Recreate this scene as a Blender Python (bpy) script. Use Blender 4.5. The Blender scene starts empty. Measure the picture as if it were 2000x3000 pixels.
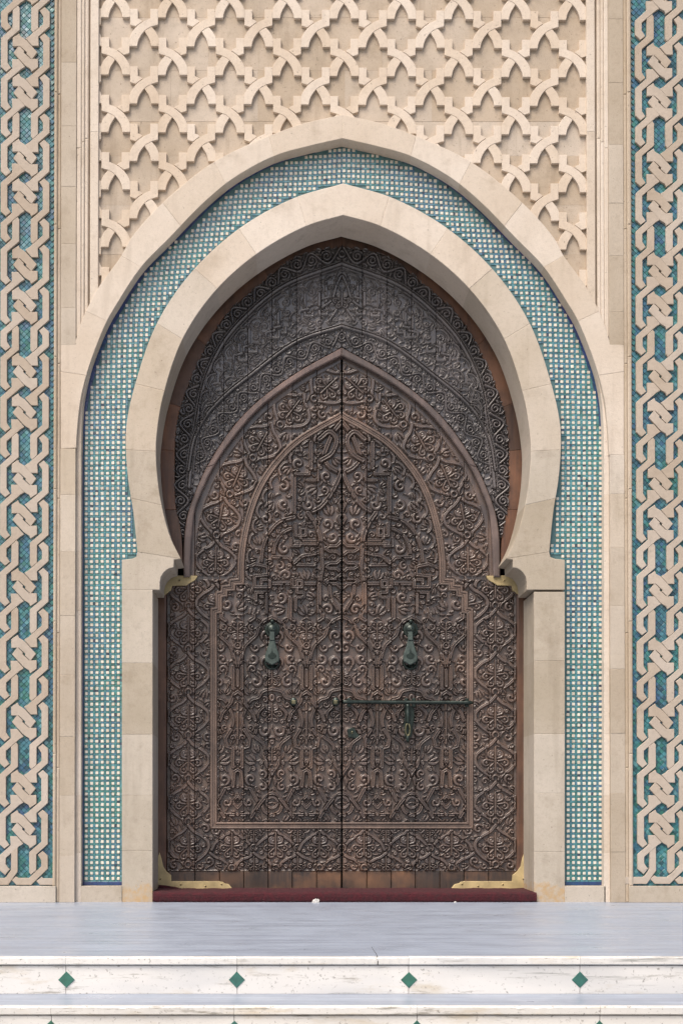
import bpy, math, random
import numpy as np
from mathutils import Vector

random.seed(7)
rng = np.random.default_rng(7)
PI = math.pi
scene = bpy.context.scene
COL = scene.collection

# ------------------------------------------------------------------ camera
D = 7.2                      # metres from the lens to the face of the wall
S = 0.002                    # metres per photo pixel on the face of the wall
VX, VY = 830.0, 2390.0       # where the view axis meets the photo
CAMX, CAMZ = (VX - 1000) * S, (2645 - VY) * S
cam_d = bpy.data.cameras.new('camera')
cam = bpy.data.objects.new('camera', cam_d)
COL.objects.link(cam)
cam.location = (CAMX, -D, CAMZ)
cam.rotation_euler = (PI / 2, 0, 0)
cam_d.sensor_fit = 'HORIZONTAL'
cam_d.sensor_width = 36.0
cam_d.lens = 36.0 * D / (2000 * S)
cam_d.shift_x = (1000 - VX) / 2000
cam_d.shift_y = (VY - 1500) / 2000
cam_d.clip_start = 0.05
cam_d.clip_end = 3000
scene.camera = cam

# ------------------------------------------------------------------ light
world = bpy.data.worlds.new('World')
scene.world = world
world.use_nodes = True
wn, wl = world.node_tree.nodes, world.node_tree.links
bg = wn.get('Background') or wn.new('ShaderNodeBackground')
sky = wn.new('ShaderNodeTexSky')
sky.sky_type = 'NISHITA'
sky.sun_disc = False
SUN_EL, SUN_ROT = math.radians(54), math.radians(212)
sky.sun_elevation = SUN_EL
sky.sun_rotation = SUN_ROT
sky.air_density = 1.0
sky.dust_density = 5.0
sky.ozone_density = 1.0
bg.inputs['Strength'].default_value = 0.08
wl.new(sky.outputs[0], bg.inputs['Color'])
sun_d = bpy.data.lights.new('sun', 'SUN')
sun_d.energy = 1.5
sun_d.angle = math.radians(34)
sun_d.color = (1.0, 0.91, 0.81)
sun = bpy.data.objects.new('sun', sun_d)
COL.objects.link(sun)
sdir = Vector((math.sin(SUN_ROT) * math.cos(SUN_EL), math.cos(SUN_ROT) * math.cos(SUN_EL), math.sin(SUN_EL)))
sun.rotation_euler = (-sdir).to_track_quat('-Z', 'Y').to_euler()
sun.location = sdir * 20
vs = scene.view_settings
vs.view_transform = 'Standard'
vs.look = 'None'
vs.gamma = 1.0
vs.exposure = 1.12
vs.use_curve_mapping = False
scene.cycles.max_bounces = 6
scene.cycles.diffuse_bounces = 4
scene.cycles.glossy_bounces = 3


# ------------------------------------------------------------------ materials
def new_mat(name):
    m = bpy.data.materials.new(name)
    m.use_nodes = True
    nt = m.node_tree
    return m, nt, nt.nodes['Principled BSDF']


def noise(nt, vec, scale, detail=3.0, rough=0.55, stretch=None):
    if stretch:
        mp = nt.nodes.new('ShaderNodeMapping')
        mp.inputs['Scale'].default_value = stretch
        nt.links.new(vec, mp.inputs['Vector'])
        vec = mp.outputs[0]
    n = nt.nodes.new('ShaderNodeTexNoise')
    n.inputs['Scale'].default_value = scale
    n.inputs['Detail'].default_value = detail
    n.inputs['Roughness'].default_value = rough
    nt.links.new(vec, n.inputs['Vector'])
    return n.outputs['Fac']


def maprange(nt, v, a, b, c, d, smooth=False):
    n = nt.nodes.new('ShaderNodeMapRange')
    if smooth:
        n.interpolation_type = 'SMOOTHSTEP'
    for i, x in enumerate((a, b, c, d)):
        n.inputs[1 + i].default_value = x
    nt.links.new(v, n.inputs[0])
    return n.outputs[0]


def math_n(nt, op, a, b):
    n = nt.nodes.new('ShaderNodeMath')
    n.operation = op
    for i, x in enumerate((a, b)):
        if isinstance(x, (int, float)):
            n.inputs[i].default_value = x
        else:
            nt.links.new(x, n.inputs[i])
    return n.outputs[0]


def mix(nt, fac, a, b, mode='MIX'):
    n = nt.nodes.new('ShaderNodeMix')
    n.data_type = 'RGBA'
    n.blend_type = mode
    for sock, x in ((n.inputs[0], fac), (n.inputs[6], a), (n.inputs[7], b)):
        if isinstance(x, (int, float)):
            sock.default_value = x
        elif isinstance(x, (tuple, list)):
            sock.default_value = (*x, 1.0) if len(x) == 3 else x
        else:
            nt.links.new(x, sock)
    return n.outputs[2]


def hsv(nt, col, h=0.5, s=1.0, v=1.0):
    n = nt.nodes.new('ShaderNodeHueSaturation')
    for k, x in (('Hue', h), ('Saturation', s), ('Value', v)):
        if isinstance(x, (int, float)):
            n.inputs[k].default_value = x
        else:
            nt.links.new(x, n.inputs[k])
    nt.links.new(col, n.inputs['Color'])
    return n.outputs[0]


def bump(nt, b, height, strength, dist):
    n = nt.nodes.new('ShaderNodeBump')
    n.inputs['Strength'].default_value = strength
    n.inputs['Distance'].default_value = dist
    nt.links.new(height, n.inputs['Height'])
    nt.links.new(n.outputs[0], b.inputs['Normal'])


def pos(nt):
    return nt.nodes.new('ShaderNodeNewGeometry').outputs['Position']


def rnd(nt):
    return nt.nodes.new('ShaderNodeObjectInfo').outputs['Random']


def stone_mat(name, col, col2, vary=0.10, base_stain=False, grime=0.25, streak=0.2):
    m, nt, b = new_mat(name)
    p, r = pos(nt), rnd(nt)
    big = noise(nt, p, 2.2, 4)
    c = mix(nt, maprange(nt, big, 0.35, 0.68, 0, 1), col, col2)
    # rain streaks and blotches
    st = noise(nt, p, 1.0, 4, 0.6, (9, 9, 0.9))
    c = mix(nt, maprange(nt, st, 0.56, 0.75, 0, streak), c, tuple(x * y for x, y in zip(col2, (0.55, 0.52, 0.48))))
    bl = noise(nt, p, 7.0, 5, 0.65)
    c = mix(nt, maprange(nt, bl, 0.55, 0.8, 0, grime), c, tuple(x * y for x, y in zip(col2, (0.62, 0.58, 0.52))))
    pale = noise(nt, p, 3.1, 3, 0.5, (1, 1, 0.6))
    c = mix(nt, maprange(nt, pale, 0.58, 0.75, 0, 0.4), c, tuple(min(0.8, x * 1.15) for x in col))
    # grains and pits
    gr = noise(nt, p, 170.0, 2, 0.7)
    c = mix(nt, maprange(nt, gr, 0.58, 0.72, 0, 0.45), c, tuple(x * 0.5 for x in col2))
    mo = noise(nt, p, 38.0, 4, 0.75)
    c = mix(nt, maprange(nt, mo, 0.50, 0.70, 0, 0.30), c, tuple(x * 0.72 for x in col2))
    pit = noise(nt, p, 60.0, 2, 0.5)
    c = mix(nt, maprange(nt, pit, 0.70, 0.74, 0, 0.55), c, tuple(x * 0.38 for x in col2))
    if base_stain:
        sep = nt.nodes.new('ShaderNodeSeparateXYZ')
        nt.links.new(p, sep.inputs[0])
        ns = noise(nt, p, 16.0, 5, 0.65)
        lim = math_n(nt, 'MULTIPLY', ns, 0.20)
        dz = math_n(nt, 'SUBTRACT', lim, sep.outputs['Z'])
        k = maprange(nt, dz, 0.0, 0.018, 0, 1)
        patch = maprange(nt, noise(nt, p, 28.0, 4), 0.42, 0.62, 0.25, 0.85)
        c = mix(nt, math_n(nt, 'MULTIPLY', k, patch), c, (0.42, 0.27, 0.12))
    vv = maprange(nt, r, 0, 1, 1 - vary, 1 + vary * 0.8)
    c = hsv(nt, c, 0.5, maprange(nt, r, 0, 1, 1.12, 0.86), vv)
    nt.links.new(c, b.inputs['Base Color'])
    b.inputs['Roughness'].default_value = 0.88
    b.inputs['Specular IOR Level'].default_value = 0.25
    hgt = math_n(nt, 'ADD', math_n(nt, 'MULTIPLY', noise(nt, p, 45, 4, 0.65), 0.7), math_n(nt, 'MULTIPLY', gr, 0.4))
    bump(nt, b, hgt, 0.5, 0.005)
    return m


def glaze_mat(name, col, rough=0.16, vary=0.35, hue=0.03, grain=40.0):
    m, nt, b = new_mat(name)
    p, r = pos(nt), rnd(nt)
    n1 = noise(nt, p, grain, 3)
    n2 = noise(nt, p, 3.0, 2)
    c = hsv(nt, mix(nt, 0.0, col, col), maprange(nt, n2, 0.3, 0.7, 0.5 - hue, 0.5 + hue),
            1.0, maprange(nt, n1, 0.3, 0.7, 1 - vary, 1 + vary))
    nt.links.new(c, b.inputs['Base Color'])
    nt.links.new(maprange(nt, n2, 0.3, 0.7, rough, rough + 0.14), b.inputs['Roughness'])
    b.inputs['Specular IOR Level'].default_value = 0.9
    bump(nt, b, noise(nt, p, 30, 2), 0.25, 0.004)
    return m


def wood_mat(name, dark, light, rough=0.4, sc=1.0, spec=0.5, vary=0.18, horizontal=False, worn=None):
    m, nt, b = new_mat(name)
    p, r = pos(nt), rnd(nt)
    stv = (1.2, 14, 14) if horizontal else (14, 14, 1.2)
    g = noise(nt, p, 3.0 * sc, 6, 0.65, stv)
    c = mix(nt, maprange(nt, g, 0.32, 0.68, 0, 1), dark, light)
    w = noise(nt, p, 2.6, 5, 0.65)
    c = mix(nt, maprange(nt, w, 0.48, 0.68, 0, 0.7), c, worn or tuple(min(1, x * 1.7) for x in light))
    d2 = noise(nt, p, 5.0, 4, 0.6, (1, 1, 0.5))
    c = mix(nt, maprange(nt, d2, 0.52, 0.72, 0, 0.5), c, tuple(x * 0.55 for x in dark))
    c = hsv(nt, c, 0.5, maprange(nt, r, 0, 1, 0.9, 1.1), maprange(nt, r, 0, 1, 1 - vary, 1 + vary))
    nt.links.new(c, b.inputs['Base Color'])
    nt.links.new(maprange(nt, noise(nt, p, 9, 3), 0.3, 0.7, rough - 0.08, rough + 0.14), b.inputs['Roughness'])
    b.inputs['Specular IOR Level'].default_value = spec
    bump(nt, b, noise(nt, p, 22.0 * sc, 5, 0.65, (6, 6, 0.7) if not horizontal else (0.7, 6, 6)), 0.25, 0.003)
    return m


def marble_mat(name, col, dirt=0.6, streaks=False, rough=0.45):
    m, nt, b = new_mat(name)
    p, r = pos(nt), rnd(nt)
    base = mix(nt, maprange(nt, noise(nt, p, 2.5, 5), 0.3, 0.7, 0, 1), col, tuple(x * 0.88 for x in col))
    if streaks:
        s1 = noise(nt, p, 1.0, 6, 0.72, (0.8, 20, 20))
        base = mix(nt, maprange(nt, s1, 0.42, 0.64, 0, 0.9), base, tuple(x * y for x, y in zip(col, (0.66, 0.64, 0.67))))
        s2 = noise(nt, p, 1.0, 6, 0.75, (2.5, 60, 60))
        base = mix(nt, maprange(nt, s2, 0.48, 0.68, 0, 0.6), base, tuple(min(1, x * 1.3) for x in col))
        s3 = noise(nt, p, 90.0, 3, 0.7)
        base = mix(nt, maprange(nt, s3, 0.64, 0.72, 0, 0.35), base, tuple(x * 0.45 for x in col))
    else:
        o1 = noise(nt, p, 1.0, 5, 0.65, (2.6, 9, 12))
        base = mix(nt, maprange(nt, o1, 0.56, 0.70, 0, dirt * 0.9), base, (0.46, 0.365, 0.22))
        o2 = noise(nt, p, 1.0, 6, 0.72, (4, 30, 34))
        base = mix(nt, maprange(nt, o2, 0.58, 0.68, 0, dirt * 1.1), base, (0.17, 0.15, 0.11))
        o3 = noise(nt, p, 75.0, 4, 0.7)
        base = mix(nt, maprange(nt, o3, 0.60, 0.68, 0, dirt * 1.1), base, (0.15, 0.14, 0.12))
        o4 = noise(nt, p, 1.4, 3, 0.5, (1, 1, 4))
        base = mix(nt, maprange(nt, o4, 0.50, 0.66, 0, 0.5), base, (0.46, 0.47, 0.48))
        # black mould in patches, more to one side
        sp = nt.nodes.new('ShaderNodeSeparateXYZ')
        nt.links.new(p, sp.inputs[0])
        o5 = math_n(nt, 'ADD', noise(nt, p, 1.0, 6, 0.7, (1.6, 8, 26)), math_n(nt, 'MULTIPLY', sp.outputs['X'], 0.085))
        base = mix(nt, maprange(nt, o5, 0.62, 0.72, 0, dirt), base, (0.10, 0.105, 0.09))
    base = hsv(nt, base, 0.5, 1.0, maprange(nt, r, 0, 1, 0.94, 1.05))
    nt.links.new(base, b.inputs['Base Color'])
    nt.links.new(maprange(nt, noise(nt, p, 5, 4), 0.3, 0.7, rough - 0.1, rough + 0.15), b.inputs['Roughness'])
    if streaks:
        bump(nt, b, noise(nt, p, 1.0, 4, 0.6, (1.5, 14, 14)), 0.06, 0.003)
    else:
        bump(nt, b, noise(nt, p, 60, 4, 0.7), 0.2, 0.003)
    return m


def plain_mat(name, col, rough=0.6, metal=0.0, n_sc=20.0, vary=0.25, bmp=0.2, dist=0.003):
    m, nt, b = new_mat(name)
    p = pos(nt)
    n1 = noise(nt, p, n_sc, 5, 0.65)
    c = mix(nt, maprange(nt, n1, 0.3, 0.7, 0, 1), tuple(x * (1 - vary) for x in col), tuple(min(1, x * (1 + vary)) for x in col))
    nt.links.new(c, b.inputs['Base Color'])
    nt.links.new(maprange(nt, n1, 0.3, 0.7, max(0.05, rough - 0.1), rough + 0.1), b.inputs['Roughness'])
    b.inputs['Metallic'].default_value = metal
    bump(nt, b, noise(nt, p, n_sc * 3, 4), bmp, dist)
    return m


M = {}
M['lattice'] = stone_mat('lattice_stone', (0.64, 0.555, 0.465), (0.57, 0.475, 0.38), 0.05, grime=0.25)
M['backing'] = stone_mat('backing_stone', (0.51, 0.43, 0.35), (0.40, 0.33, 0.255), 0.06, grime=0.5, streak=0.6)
M['arch'] = stone_mat('arch_stone', (0.61, 0.535, 0.455), (0.545, 0.465, 0.38), 0.07, grime=0.5, streak=0.35)
M['jamb'] = stone_mat('jamb_stone', (0.45, 0.395, 0.325), (0.38, 0.33, 0.26), 0.10, base_stain=True, grime=0.65, streak=0.4)
M['mid'] = stone_mat('lower_arch_stone', (0.52, 0.455, 0.38), (0.455, 0.39, 0.31), 0.06, grime=0.55, streak=0.35)
M['band'] = stone_mat('band_stone', (0.465, 0.402, 0.328), (0.395, 0.333, 0.26), 0.11, grime=0.55)
M['mould'] = stone_mat('moulding_stone', (0.47, 0.395, 0.31), (0.40, 0.325, 0.24), 0.08, grime=0.5)
M['knot'] = stone_mat('knot_stone', (0.45, 0.385, 0.32), (0.395, 0.33, 0.265), 0.06, grime=0.45)
M['plinth'] = stone_mat('plinth_stone', (0.48, 0.425, 0.36), (0.41, 0.36, 0.29), 0.08, grime=0.55)
M['core'] = stone_mat('core_stone', (0.45, 0.38, 0.29), (0.38, 0.31, 0.23), 0.05)
M['grout'] = plain_mat('grey_grout', (0.20, 0.24, 0.24), 0.85, n_sc=60)
M['teal_grout'] = plain_mat('teal_grout', (0.07, 0.15, 0.16), 0.5, n_sc=60)
M['white_tile'] = glaze_mat('cream_glaze', (0.64, 0.60, 0.515), 0.22, 0.10, 0.01)
GL = [glaze_mat('glaze_turquoise', (0.040, 0.155, 0.185), 0.14), glaze_mat('glaze_blue', (0.032, 0.112, 0.175), 0.14),
      glaze_mat('glaze_green', (0.030, 0.145, 0.135), 0.14), glaze_mat('glaze_deep', (0.018, 0.075, 0.095), 0.14),
      glaze_mat('glaze_pale', (0.075, 0.20, 0.225), 0.14)]
MO = [glaze_mat('mosaic_turquoise', (0.062, 0.185, 0.215), 0.14), glaze_mat('mosaic_blue', (0.062, 0.165, 0.225), 0.14),
      glaze_mat('mosaic_green', (0.055, 0.180, 0.180), 0.14), glaze_mat('mosaic_pale', (0.095, 0.225, 0.25), 0.14),
      glaze_mat('mosaic_navy', (0.030, 0.055, 0.085), 0.14)]
M['beige_tile'] = glaze_mat('beige_glaze', (0.56, 0.50, 0.41), 0.2, 0.12, 0.01)
M['navy'] = glaze_mat('navy_border_glaze', (0.012, 0.034, 0.13), 0.2, 0.3)
M['leaf_wood'] = wood_mat('carved_leaf_wood', (0.058, 0.046, 0.043), (0.112, 0.080, 0.066), 0.22, spec=0.7, worn=(0.175, 0.112, 0.082))
M['dark_wood'] = wood_mat('dark_tympanum_wood', (0.060, 0.055, 0.058), (0.094, 0.082, 0.080), 0.24, spec=0.7)
M['rim_wood'] = wood_mat('rim_wood', (0.085, 0.066, 0.062), (0.14, 0.10, 0.088), 0.34)
M['frame_wood'] = wood_mat('worn_frame_wood', (0.092, 0.066, 0.055), (0.155, 0.108, 0.086), 0.42)
M['red_wood'] = wood_mat('red_frame_wood', (0.058, 0.032, 0.024), (0.120, 0.060, 0.036), 0.36, vary=0.4)
M['plain_wood'] = wood_mat('worn_bottom_wood', (0.022, 0.020, 0.020), (0.075, 0.047, 0.034), 0.4, vary=0.4, worn=(0.19, 0.10, 0.055))
M['brass'] = plain_mat('brass_plate', (0.43, 0.34, 0.175), 0.62, 0.05, 9, 0.3)
M['bronze'] = plain_mat('green_bronze', (0.022, 0.033, 0.028), 0.33, 0.45, 30, 0.35)
M['pale_bronze'] = plain_mat('grey_green_bronze', (0.055, 0.075, 0.066), 0.42, 0.25, 30, 0.3)
M['worn_bronze'] = plain_mat('worn_bronze', (0.16, 0.15, 0.09), 0.32, 0.7, 30, 0.3)
M['light_stop'] = plain_mat('light_stop_dark', (0.01, 0.012, 0.012), 0.8)
M['carpet'] = plain_mat('red_carpet_pile', (0.048, 0.006, 0.010), 0.95, 0, 45, 0.45, 0.8, 0.006)
M['paper'] = plain_mat('white_paper', (0.50, 0.49, 0.47), 0.9, n_sc=90, vary=0.35)
M['twig'] = plain_mat('dark_stem', (0.02, 0.018, 0.015), 0.7)
M['tread'] = marble_mat('blue_grey_marble', (0.335, 0.385, 0.465), streaks=True, rough=0.36)
M['riser'] = marble_mat('white_marble', (0.70, 0.685, 0.66), 0.6)
M['nosing'] = marble_mat('white_marble_edge', (0.68, 0.67, 0.645), 0.75)
M['green_tile'] = glaze_mat('green_diamond_glaze', (0.018, 0.11, 0.075), 0.3, 0.3)
M['plaza'] = marble_mat('plaza_paving', (0.24, 0.225, 0.20), 0.4)


# ------------------------------------------------------------------ helpers
def W(px, py, d=0.0):
    f = (D + d) / D * S
    return (CAMX + (px - VX) * f, d, CAMZ + (VY - py) * f)


def thing(name, label, cat, loc=(0, 0, 0), group=None, kind=None):
    o = bpy.data.objects.new(name, None)
    COL.objects.link(o)
    o.empty_display_size = 0.1
    o.location = loc
    o['label'] = label
    o['category'] = cat
    if group:
        o['group'] = group
    if kind:
        o['kind'] = kind
    return o


def abs_loc(o):
    v = Vector((0, 0, 0))
    while o is not None:
        v += Vector(o.location)
        o = o.parent
    return v


def link(name, me, parent, c):
    o = bpy.data.objects.new(name, me)
    COL.objects.link(o)
    if parent is not None:
        o.parent = parent
        o.location = Vector(c) - abs_loc(parent)
    else:
        o.location = c
    return o


def mesh(name, verts, faces, mats, parent, smooth=False, fmat=None):
    v = np.asarray(verts, dtype=float)
    c = (v.min(0) + v.max(0)) / 2
    me = bpy.data.meshes.new(name)
    me.from_pydata((v - c).tolist(), [], faces)
    for mm in (mats if isinstance(mats, (list, tuple)) else [mats]):
        me.materials.append(mm)
    if fmat is not None:
        me.polygons.foreach_set('material_index', np.asarray(fmat, dtype=np.int32))
    if smooth:
        me.polygons.foreach_set('use_smooth', np.ones(len(me.polygons), dtype=bool))
    me.update()
    return link(name, me, parent, c)


def area2(p):
    return sum(p[i][0] * p[(i + 1) % len(p)][1] - p[(i + 1) % len(p)][0] * p[i][1] for i in range(len(p)))


def clean(poly):
    out = []
    for p in poly:
        if not out or math.hypot(p[0] - out[-1][0], p[1] - out[-1][1]) > 0.3:
            out.append((float(p[0]), float(p[1])))
    if len(out) > 2 and math.hypot(out[0][0] - out[-1][0], out[0][1] - out[-1][1]) < 0.3:
        out.pop()
    return out


def inset(poly, b):
    """poly in px, y down; positive area2 here means clockwise on screen."""
    n = len(poly)
    sgn = 1.0 if area2(poly) > 0 else -1.0
    out = []
    for i in range(n):
        a, p, q = poly[i - 1], poly[i], poly[(i + 1) % n]
        d1 = (p[0] - a[0], p[1] - a[1]); d2 = (q[0] - p[0], q[1] - p[1])
        l1 = math.hypot(*d1) or 1; l2 = math.hypot(*d2) or 1
        n1 = (-d1[1] / l1 * sgn, d1[0] / l1 * sgn); n2 = (-d2[1] / l2 * sgn, d2[0] / l2 * sgn)
        k = 1 + n1[0] * n2[0] + n1[1] * n2[1]
        k = max(k, 0.35)
        out.append((p[0] + (n1[0] + n2[0]) / k * b, p[1] + (n1[1] + n2[1]) / k * b))
    return out


def prism_geo(poly, d0, d1, bevel):
    poly = clean(poly)
    if area2(poly) > 0:            # y down: want counter-clockwise seen from the camera
        poly = poly[::-1]
    ins = inset(poly, bevel)
    bd = bevel * S * 0.8
    n = len(poly)
    v = [W(x, y, d0) for x, y in ins]
    ring = [W(x, y, d0) for x, y in poly]
    v += [(x, d0 + bd, z) for x, _, z in ring]
    v += [(x, d1, z) for x, _, z in ring]
    f = [tuple(range(n))]
    for i in range(n):
        j = (i + 1) % n
        f.append((i, n + i, n + j, j))
        f.append((n + i, 2 * n + i, 2 * n + j, n + j))
    return v, f


def prism(name, poly, d0, d1, mat, parent, bevel=1.0):
    v, f = prism_geo(poly, d0, d1, bevel)
    return mesh(name, v, f, mat, parent)


def rect(x0, y0, x1, y1):
    return [(x0, y0), (x1, y0), (x1, y1), (x0, y1)]


def catmull(pts, n=12):
    P = [np.array(p, float) for p in pts]
    P = [2 * P[0] - P[1]] + P + [2 * P[-1] - P[-2]]
    out = []
    for i in range(1, len(P) - 2):
        p0, p1, p2, p3 = P[i - 1:i + 3]
        d01, d12, d23 = (max(1e-6, np.linalg.norm(b - a)) ** 0.5 for a, b in ((p0, p1), (p1, p2), (p2, p3)))
        m1 = (p2 - p1) + d12 * ((p1 - p0) / d01 - (p2 - p0) / (d01 + d12))
        m2 = (p2 - p1) + d12 * ((p3 - p2) / d23 - (p3 - p1) / (d12 + d23))
        for k in range(n):
            t = k / n
            out.append((2 * t**3 - 3 * t**2 + 1) * p1 + (t**3 - 2 * t**2 + t) * m1 + (-2 * t**3 + 3 * t**2) * p2 + (t**3 - t**2) * m2)
    out.append(P[-2])
    return [(float(p[0]), float(p[1])) for p in out]


def nearest(poly, p):
    return min(range(len(poly)), key=lambda i: (poly[i][0] - p[0])**2 + (poly[i][1] - p[1])**2)


def mir(p, cx):
    return (2 * cx - p[0], p[1])


def inside(poly, X, Y):
    X = np.asarray(X, float); Y = np.asarray(Y, float)
    r = np.zeros(X.shape, bool)
    n = len(poly)
    for i in range(n):
        x0, y0 = poly[i]; x1, y1 = poly[(i + 1) % n]
        if y0 == y1:
            continue
        c = ((y0 > Y) != (y1 > Y)) & (X < (x1 - x0) * (Y - y0) / (y1 - y0) + x0)
        r ^= c
    return r


def lean(p):
    x, y = p
    if x < 700:
        return (x - 2.4e-3 * (y - 1000), y)
    return (x + 2.9e-3 * (y - 1000), y)


# ------------------------------------------------------------------ outlines
CX = 1005.5
IN_H = [(0, 629), (108, 661), (255, 744), (378, 855), (471, 993), (527, 1157), (545, 1258), (549, 1322), (538, 1448), (508, 1570), (476, 1637)]
EX_H = [(0, 536), (147, 580), (306, 669), (446, 798), (546, 947), (609, 1124), (634, 1236), (637, 1310), (630, 1405), (615, 1500), (603, 1617)]
CO = 1003.0
OI_H = [(0, 404), (100, 427), (200, 456), (318, 520), (410, 596), (505, 694), (590, 782), (660, 888), (690, 940), (728, 1032), (752, 1105), (768, 1175), (777, 1256), (781, 1330)]
OE_H = [(0, 335), (126, 364), (299, 433), (376, 473), (458, 533), (548, 614), (620, 698), (648, 749), (718, 847), (764, 941), (783, 1003)]


def half(hp, cx, side):
    return catmull([(cx + side * hx, y) for hx, y in hp])


inL, inR = half(IN_H, CX, -1), half(IN_H, CX, 1)
exL, exR = half(EX_H, CX, -1), half(EX_H, CX, 1)
oiL, oiR = half(OI_H, CO, -1), half(OI_H, CO, 1)
oeL, oeR = half(OE_H, CO, -1), half(OE_H, CO, 1)
MOSAIC_BOTTOM = 2596

# ------------------------------------------------------------------ ground, steps
def plane(name, x0, x1, y0, y1, z, mat, parent=None, nx=1, ny=1):
    return mesh(name, [(x0, y0, z), (x1, y0, z), (x1, y1, z), (x0, y1, z)], [(0, 1, 2, 3)], mat, parent)


def slab(name, x0, x1, y0, y1, z0, z1, mat, parent, b=0.003):
    """box with a small bevel on the front edges"""
    v = []
    for y, e in ((y0, 0), (y0 + b, 1)):
        s = b if e == 0 else 0
        q_ = min(s, 0.0006)
        v += [(x0 + q_, y, z0 + s), (x1 - q_, y, z0 + s), (x1 - q_, y, z1 - s), (x0 + q_, y, z1 - s)]
    v += [(x0, y1, z0), (x1, y1, z0), (x1, y1, z1), (x0, y1, z1)]
    f = [(0, 1, 2, 3)]
    for i in range(4):
        j = (i + 1) % 4
        f.append((i, 4 + i, 4 + j, j)); f.append((4 + i, 8 + i, 8 + j, 4 + j))
    f.append((11, 10, 9, 8))
    return mesh(name, v, f, mat, parent)


E1 = -(1 - 0.6145) * D            # front edge of the landing
E2 = -(D - 4.146)                 # front edge of the step below
H1, H2, NT = -0.135, -0.272, 0.0295
g = plane('ground', -400, 400, -600, E2 + 0.02, H2, M['plaza']); g['kind'] = 'structure'; g['label'] = 'pale stone forecourt in front of the steps'
ld = slab('landing', -7, 7, E1 + 0.03, 0.5, -0.10, 0.0, M['tread'], None); ld['kind'] = 'structure'
ld['label'] = 'blue grey marble landing in front of the door'


def nosing_stone(x0, x1, y0, y1, z0, z1, parent):
    n = max(2, int((x1 - x0) / 0.012))
    v, f = [], []
    b = 0.004
    chip = [0.0] * (n + 1)
    for _ in range(max(1, n // 9)):
        k = random.randint(0, n); a = random.uniform(0.001, 0.0045)
        for q_ in range(-1, 2):
            if 0 <= k + q_ <= n:
                chip[k + q_] = max(chip[k + q_], a * (1 if q_ == 0 else 0.5))
    for i in range(n + 1):
        x = x0 + (x1 - x0) * i / n
        w1 = 0.0007 * math.sin(x * 9.0) + random.uniform(-0.0006, 0.0006)
        c = chip[i]
        for y, z in ((y1, z0), (y0 + b, z0 + random.uniform(0, .0008)), (y0 + w1, z0 + b), (y0 + w1, z1 - b - c), (y0 + b + c + w1, z1 + w1 * 0.3), (y1, z1)):
            v.append((x, y, z))
    for i in range(n):
        for k in range(5):
            f.append((i * 6 + k, (i + 1) * 6 + k, (i + 1) * 6 + k + 1, i * 6 + k + 1))
    f.append(tuple(range(6))[::-1]); f.append(tuple(n * 6 + k for k in range(6)))
    return mesh('nosing', v, f, M['nosing'], parent)


def step(edge, top, bottom, xs, dz, label, tread_to):
    t = thing('marble_step', label, 'step', (0, edge, bottom), 'white marble steps')
    if tread_to is not None:
        slab('tread', -7, 7, edge + 0.03, tread_to, top - 0.03, top, M['tread'], t)
    n0 = len(xs)
    for i in range(n0 - 1):
        a, b2 = xs[i], xs[i + 1]
        jw = 0.0005
        dz2 = random.uniform(-0.0012, 0.0)
        nosing_stone(a + jw, b2 - jw, edge + random.uniform(0, 0.002), edge + 0.032, top - NT, top + random.uniform(-0.0008, 0.0004), t)
        slab('riser_panel', a + 0.0008, b2 - 0.0008, edge + 0.0105 + random.uniform(0, 0.0012), edge + 0.06, bottom, top - NT - 0.003, M['riser'], t, 0.001)
    for x in xs[1:-1]:
        r = 0.0275
        c = (x + random.uniform(-0.002, 0.002), 0, dz)
        y = edge + 0.0082
        rr = [r * random.uniform(0.96, 1.05) for _ in range(4)]
        pts = [(c[0], y, c[2] + rr[0]), (c[0] - rr[1], y, c[2]), (c[0], y, c[2] - rr[2]), (c[0] + rr[3], y, c[2])]
        out = [(c[0] + (p[0] - c[0]) * 1.06, y + 0.0015, c[2] + (p[2] - c[2]) * 1.06) for p in pts]
        bk = [(q[0], y + 0.01, q[2]) for q in out]
        vv = pts + out + bk
        ff = [(0, 1, 2, 3)]
        for i in range(4):
            j = (i + 1) % 4
            ff += [(i, 4 + i, 4 + j, j), (4 + i, 8 + i, 8 + j, 4 + j)]
        mesh('diamond_tile', vv, ff, M['green_tile'], t)
    return t


f1 = (D + E1) / D * S
xs1 = [CAMX + (191.3 + 503 * k - VX) * f1 for k in range(-4, 9)]
f2 = (D + E2) / D * S
xs2 = [CAMX + (148.6 + 536.8 * k - VX) * f2 for k in range(-4, 9)]
step(E1, 0.0, H1, xs1, CAMZ - (2873 - VY) * f1, 'upper white marble step with four whole green diamond tiles below the landing edge', None)
step(E2, H1, H2, xs2, CAMZ - (3018 - VY) * f2, 'lowest white marble step with diamond tiles cut off by the photo edge', E1 + 0.013)

# ------------------------------------------------------------------ facade wall
DM = 0.088     # mosaic plane
DI = 0.035     # face of the horseshoe arch
DR = 0.305     # back of its reveal
wall = thing('facade_wall', 'tall sandy limestone facade with moulded stone bands around the doorway', 'wall', (0, 0.5, 0))
mesh('masonry_core', [(-9, 0.48, 0), (9, 0.48, 0), (9, 0.48, 9), (-9, 0.48, 9), (-9, 0.9, 0), (9, 0.9, 0), (9, 0.9, 9), (-9, 0.9, 9)],
     [(0, 1, 2, 3), (5, 4, 7, 6), (1, 5, 6, 2), (4, 0, 3, 7), (3, 2, 6, 7)], M['core'], wall)
TOP = -120
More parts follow.
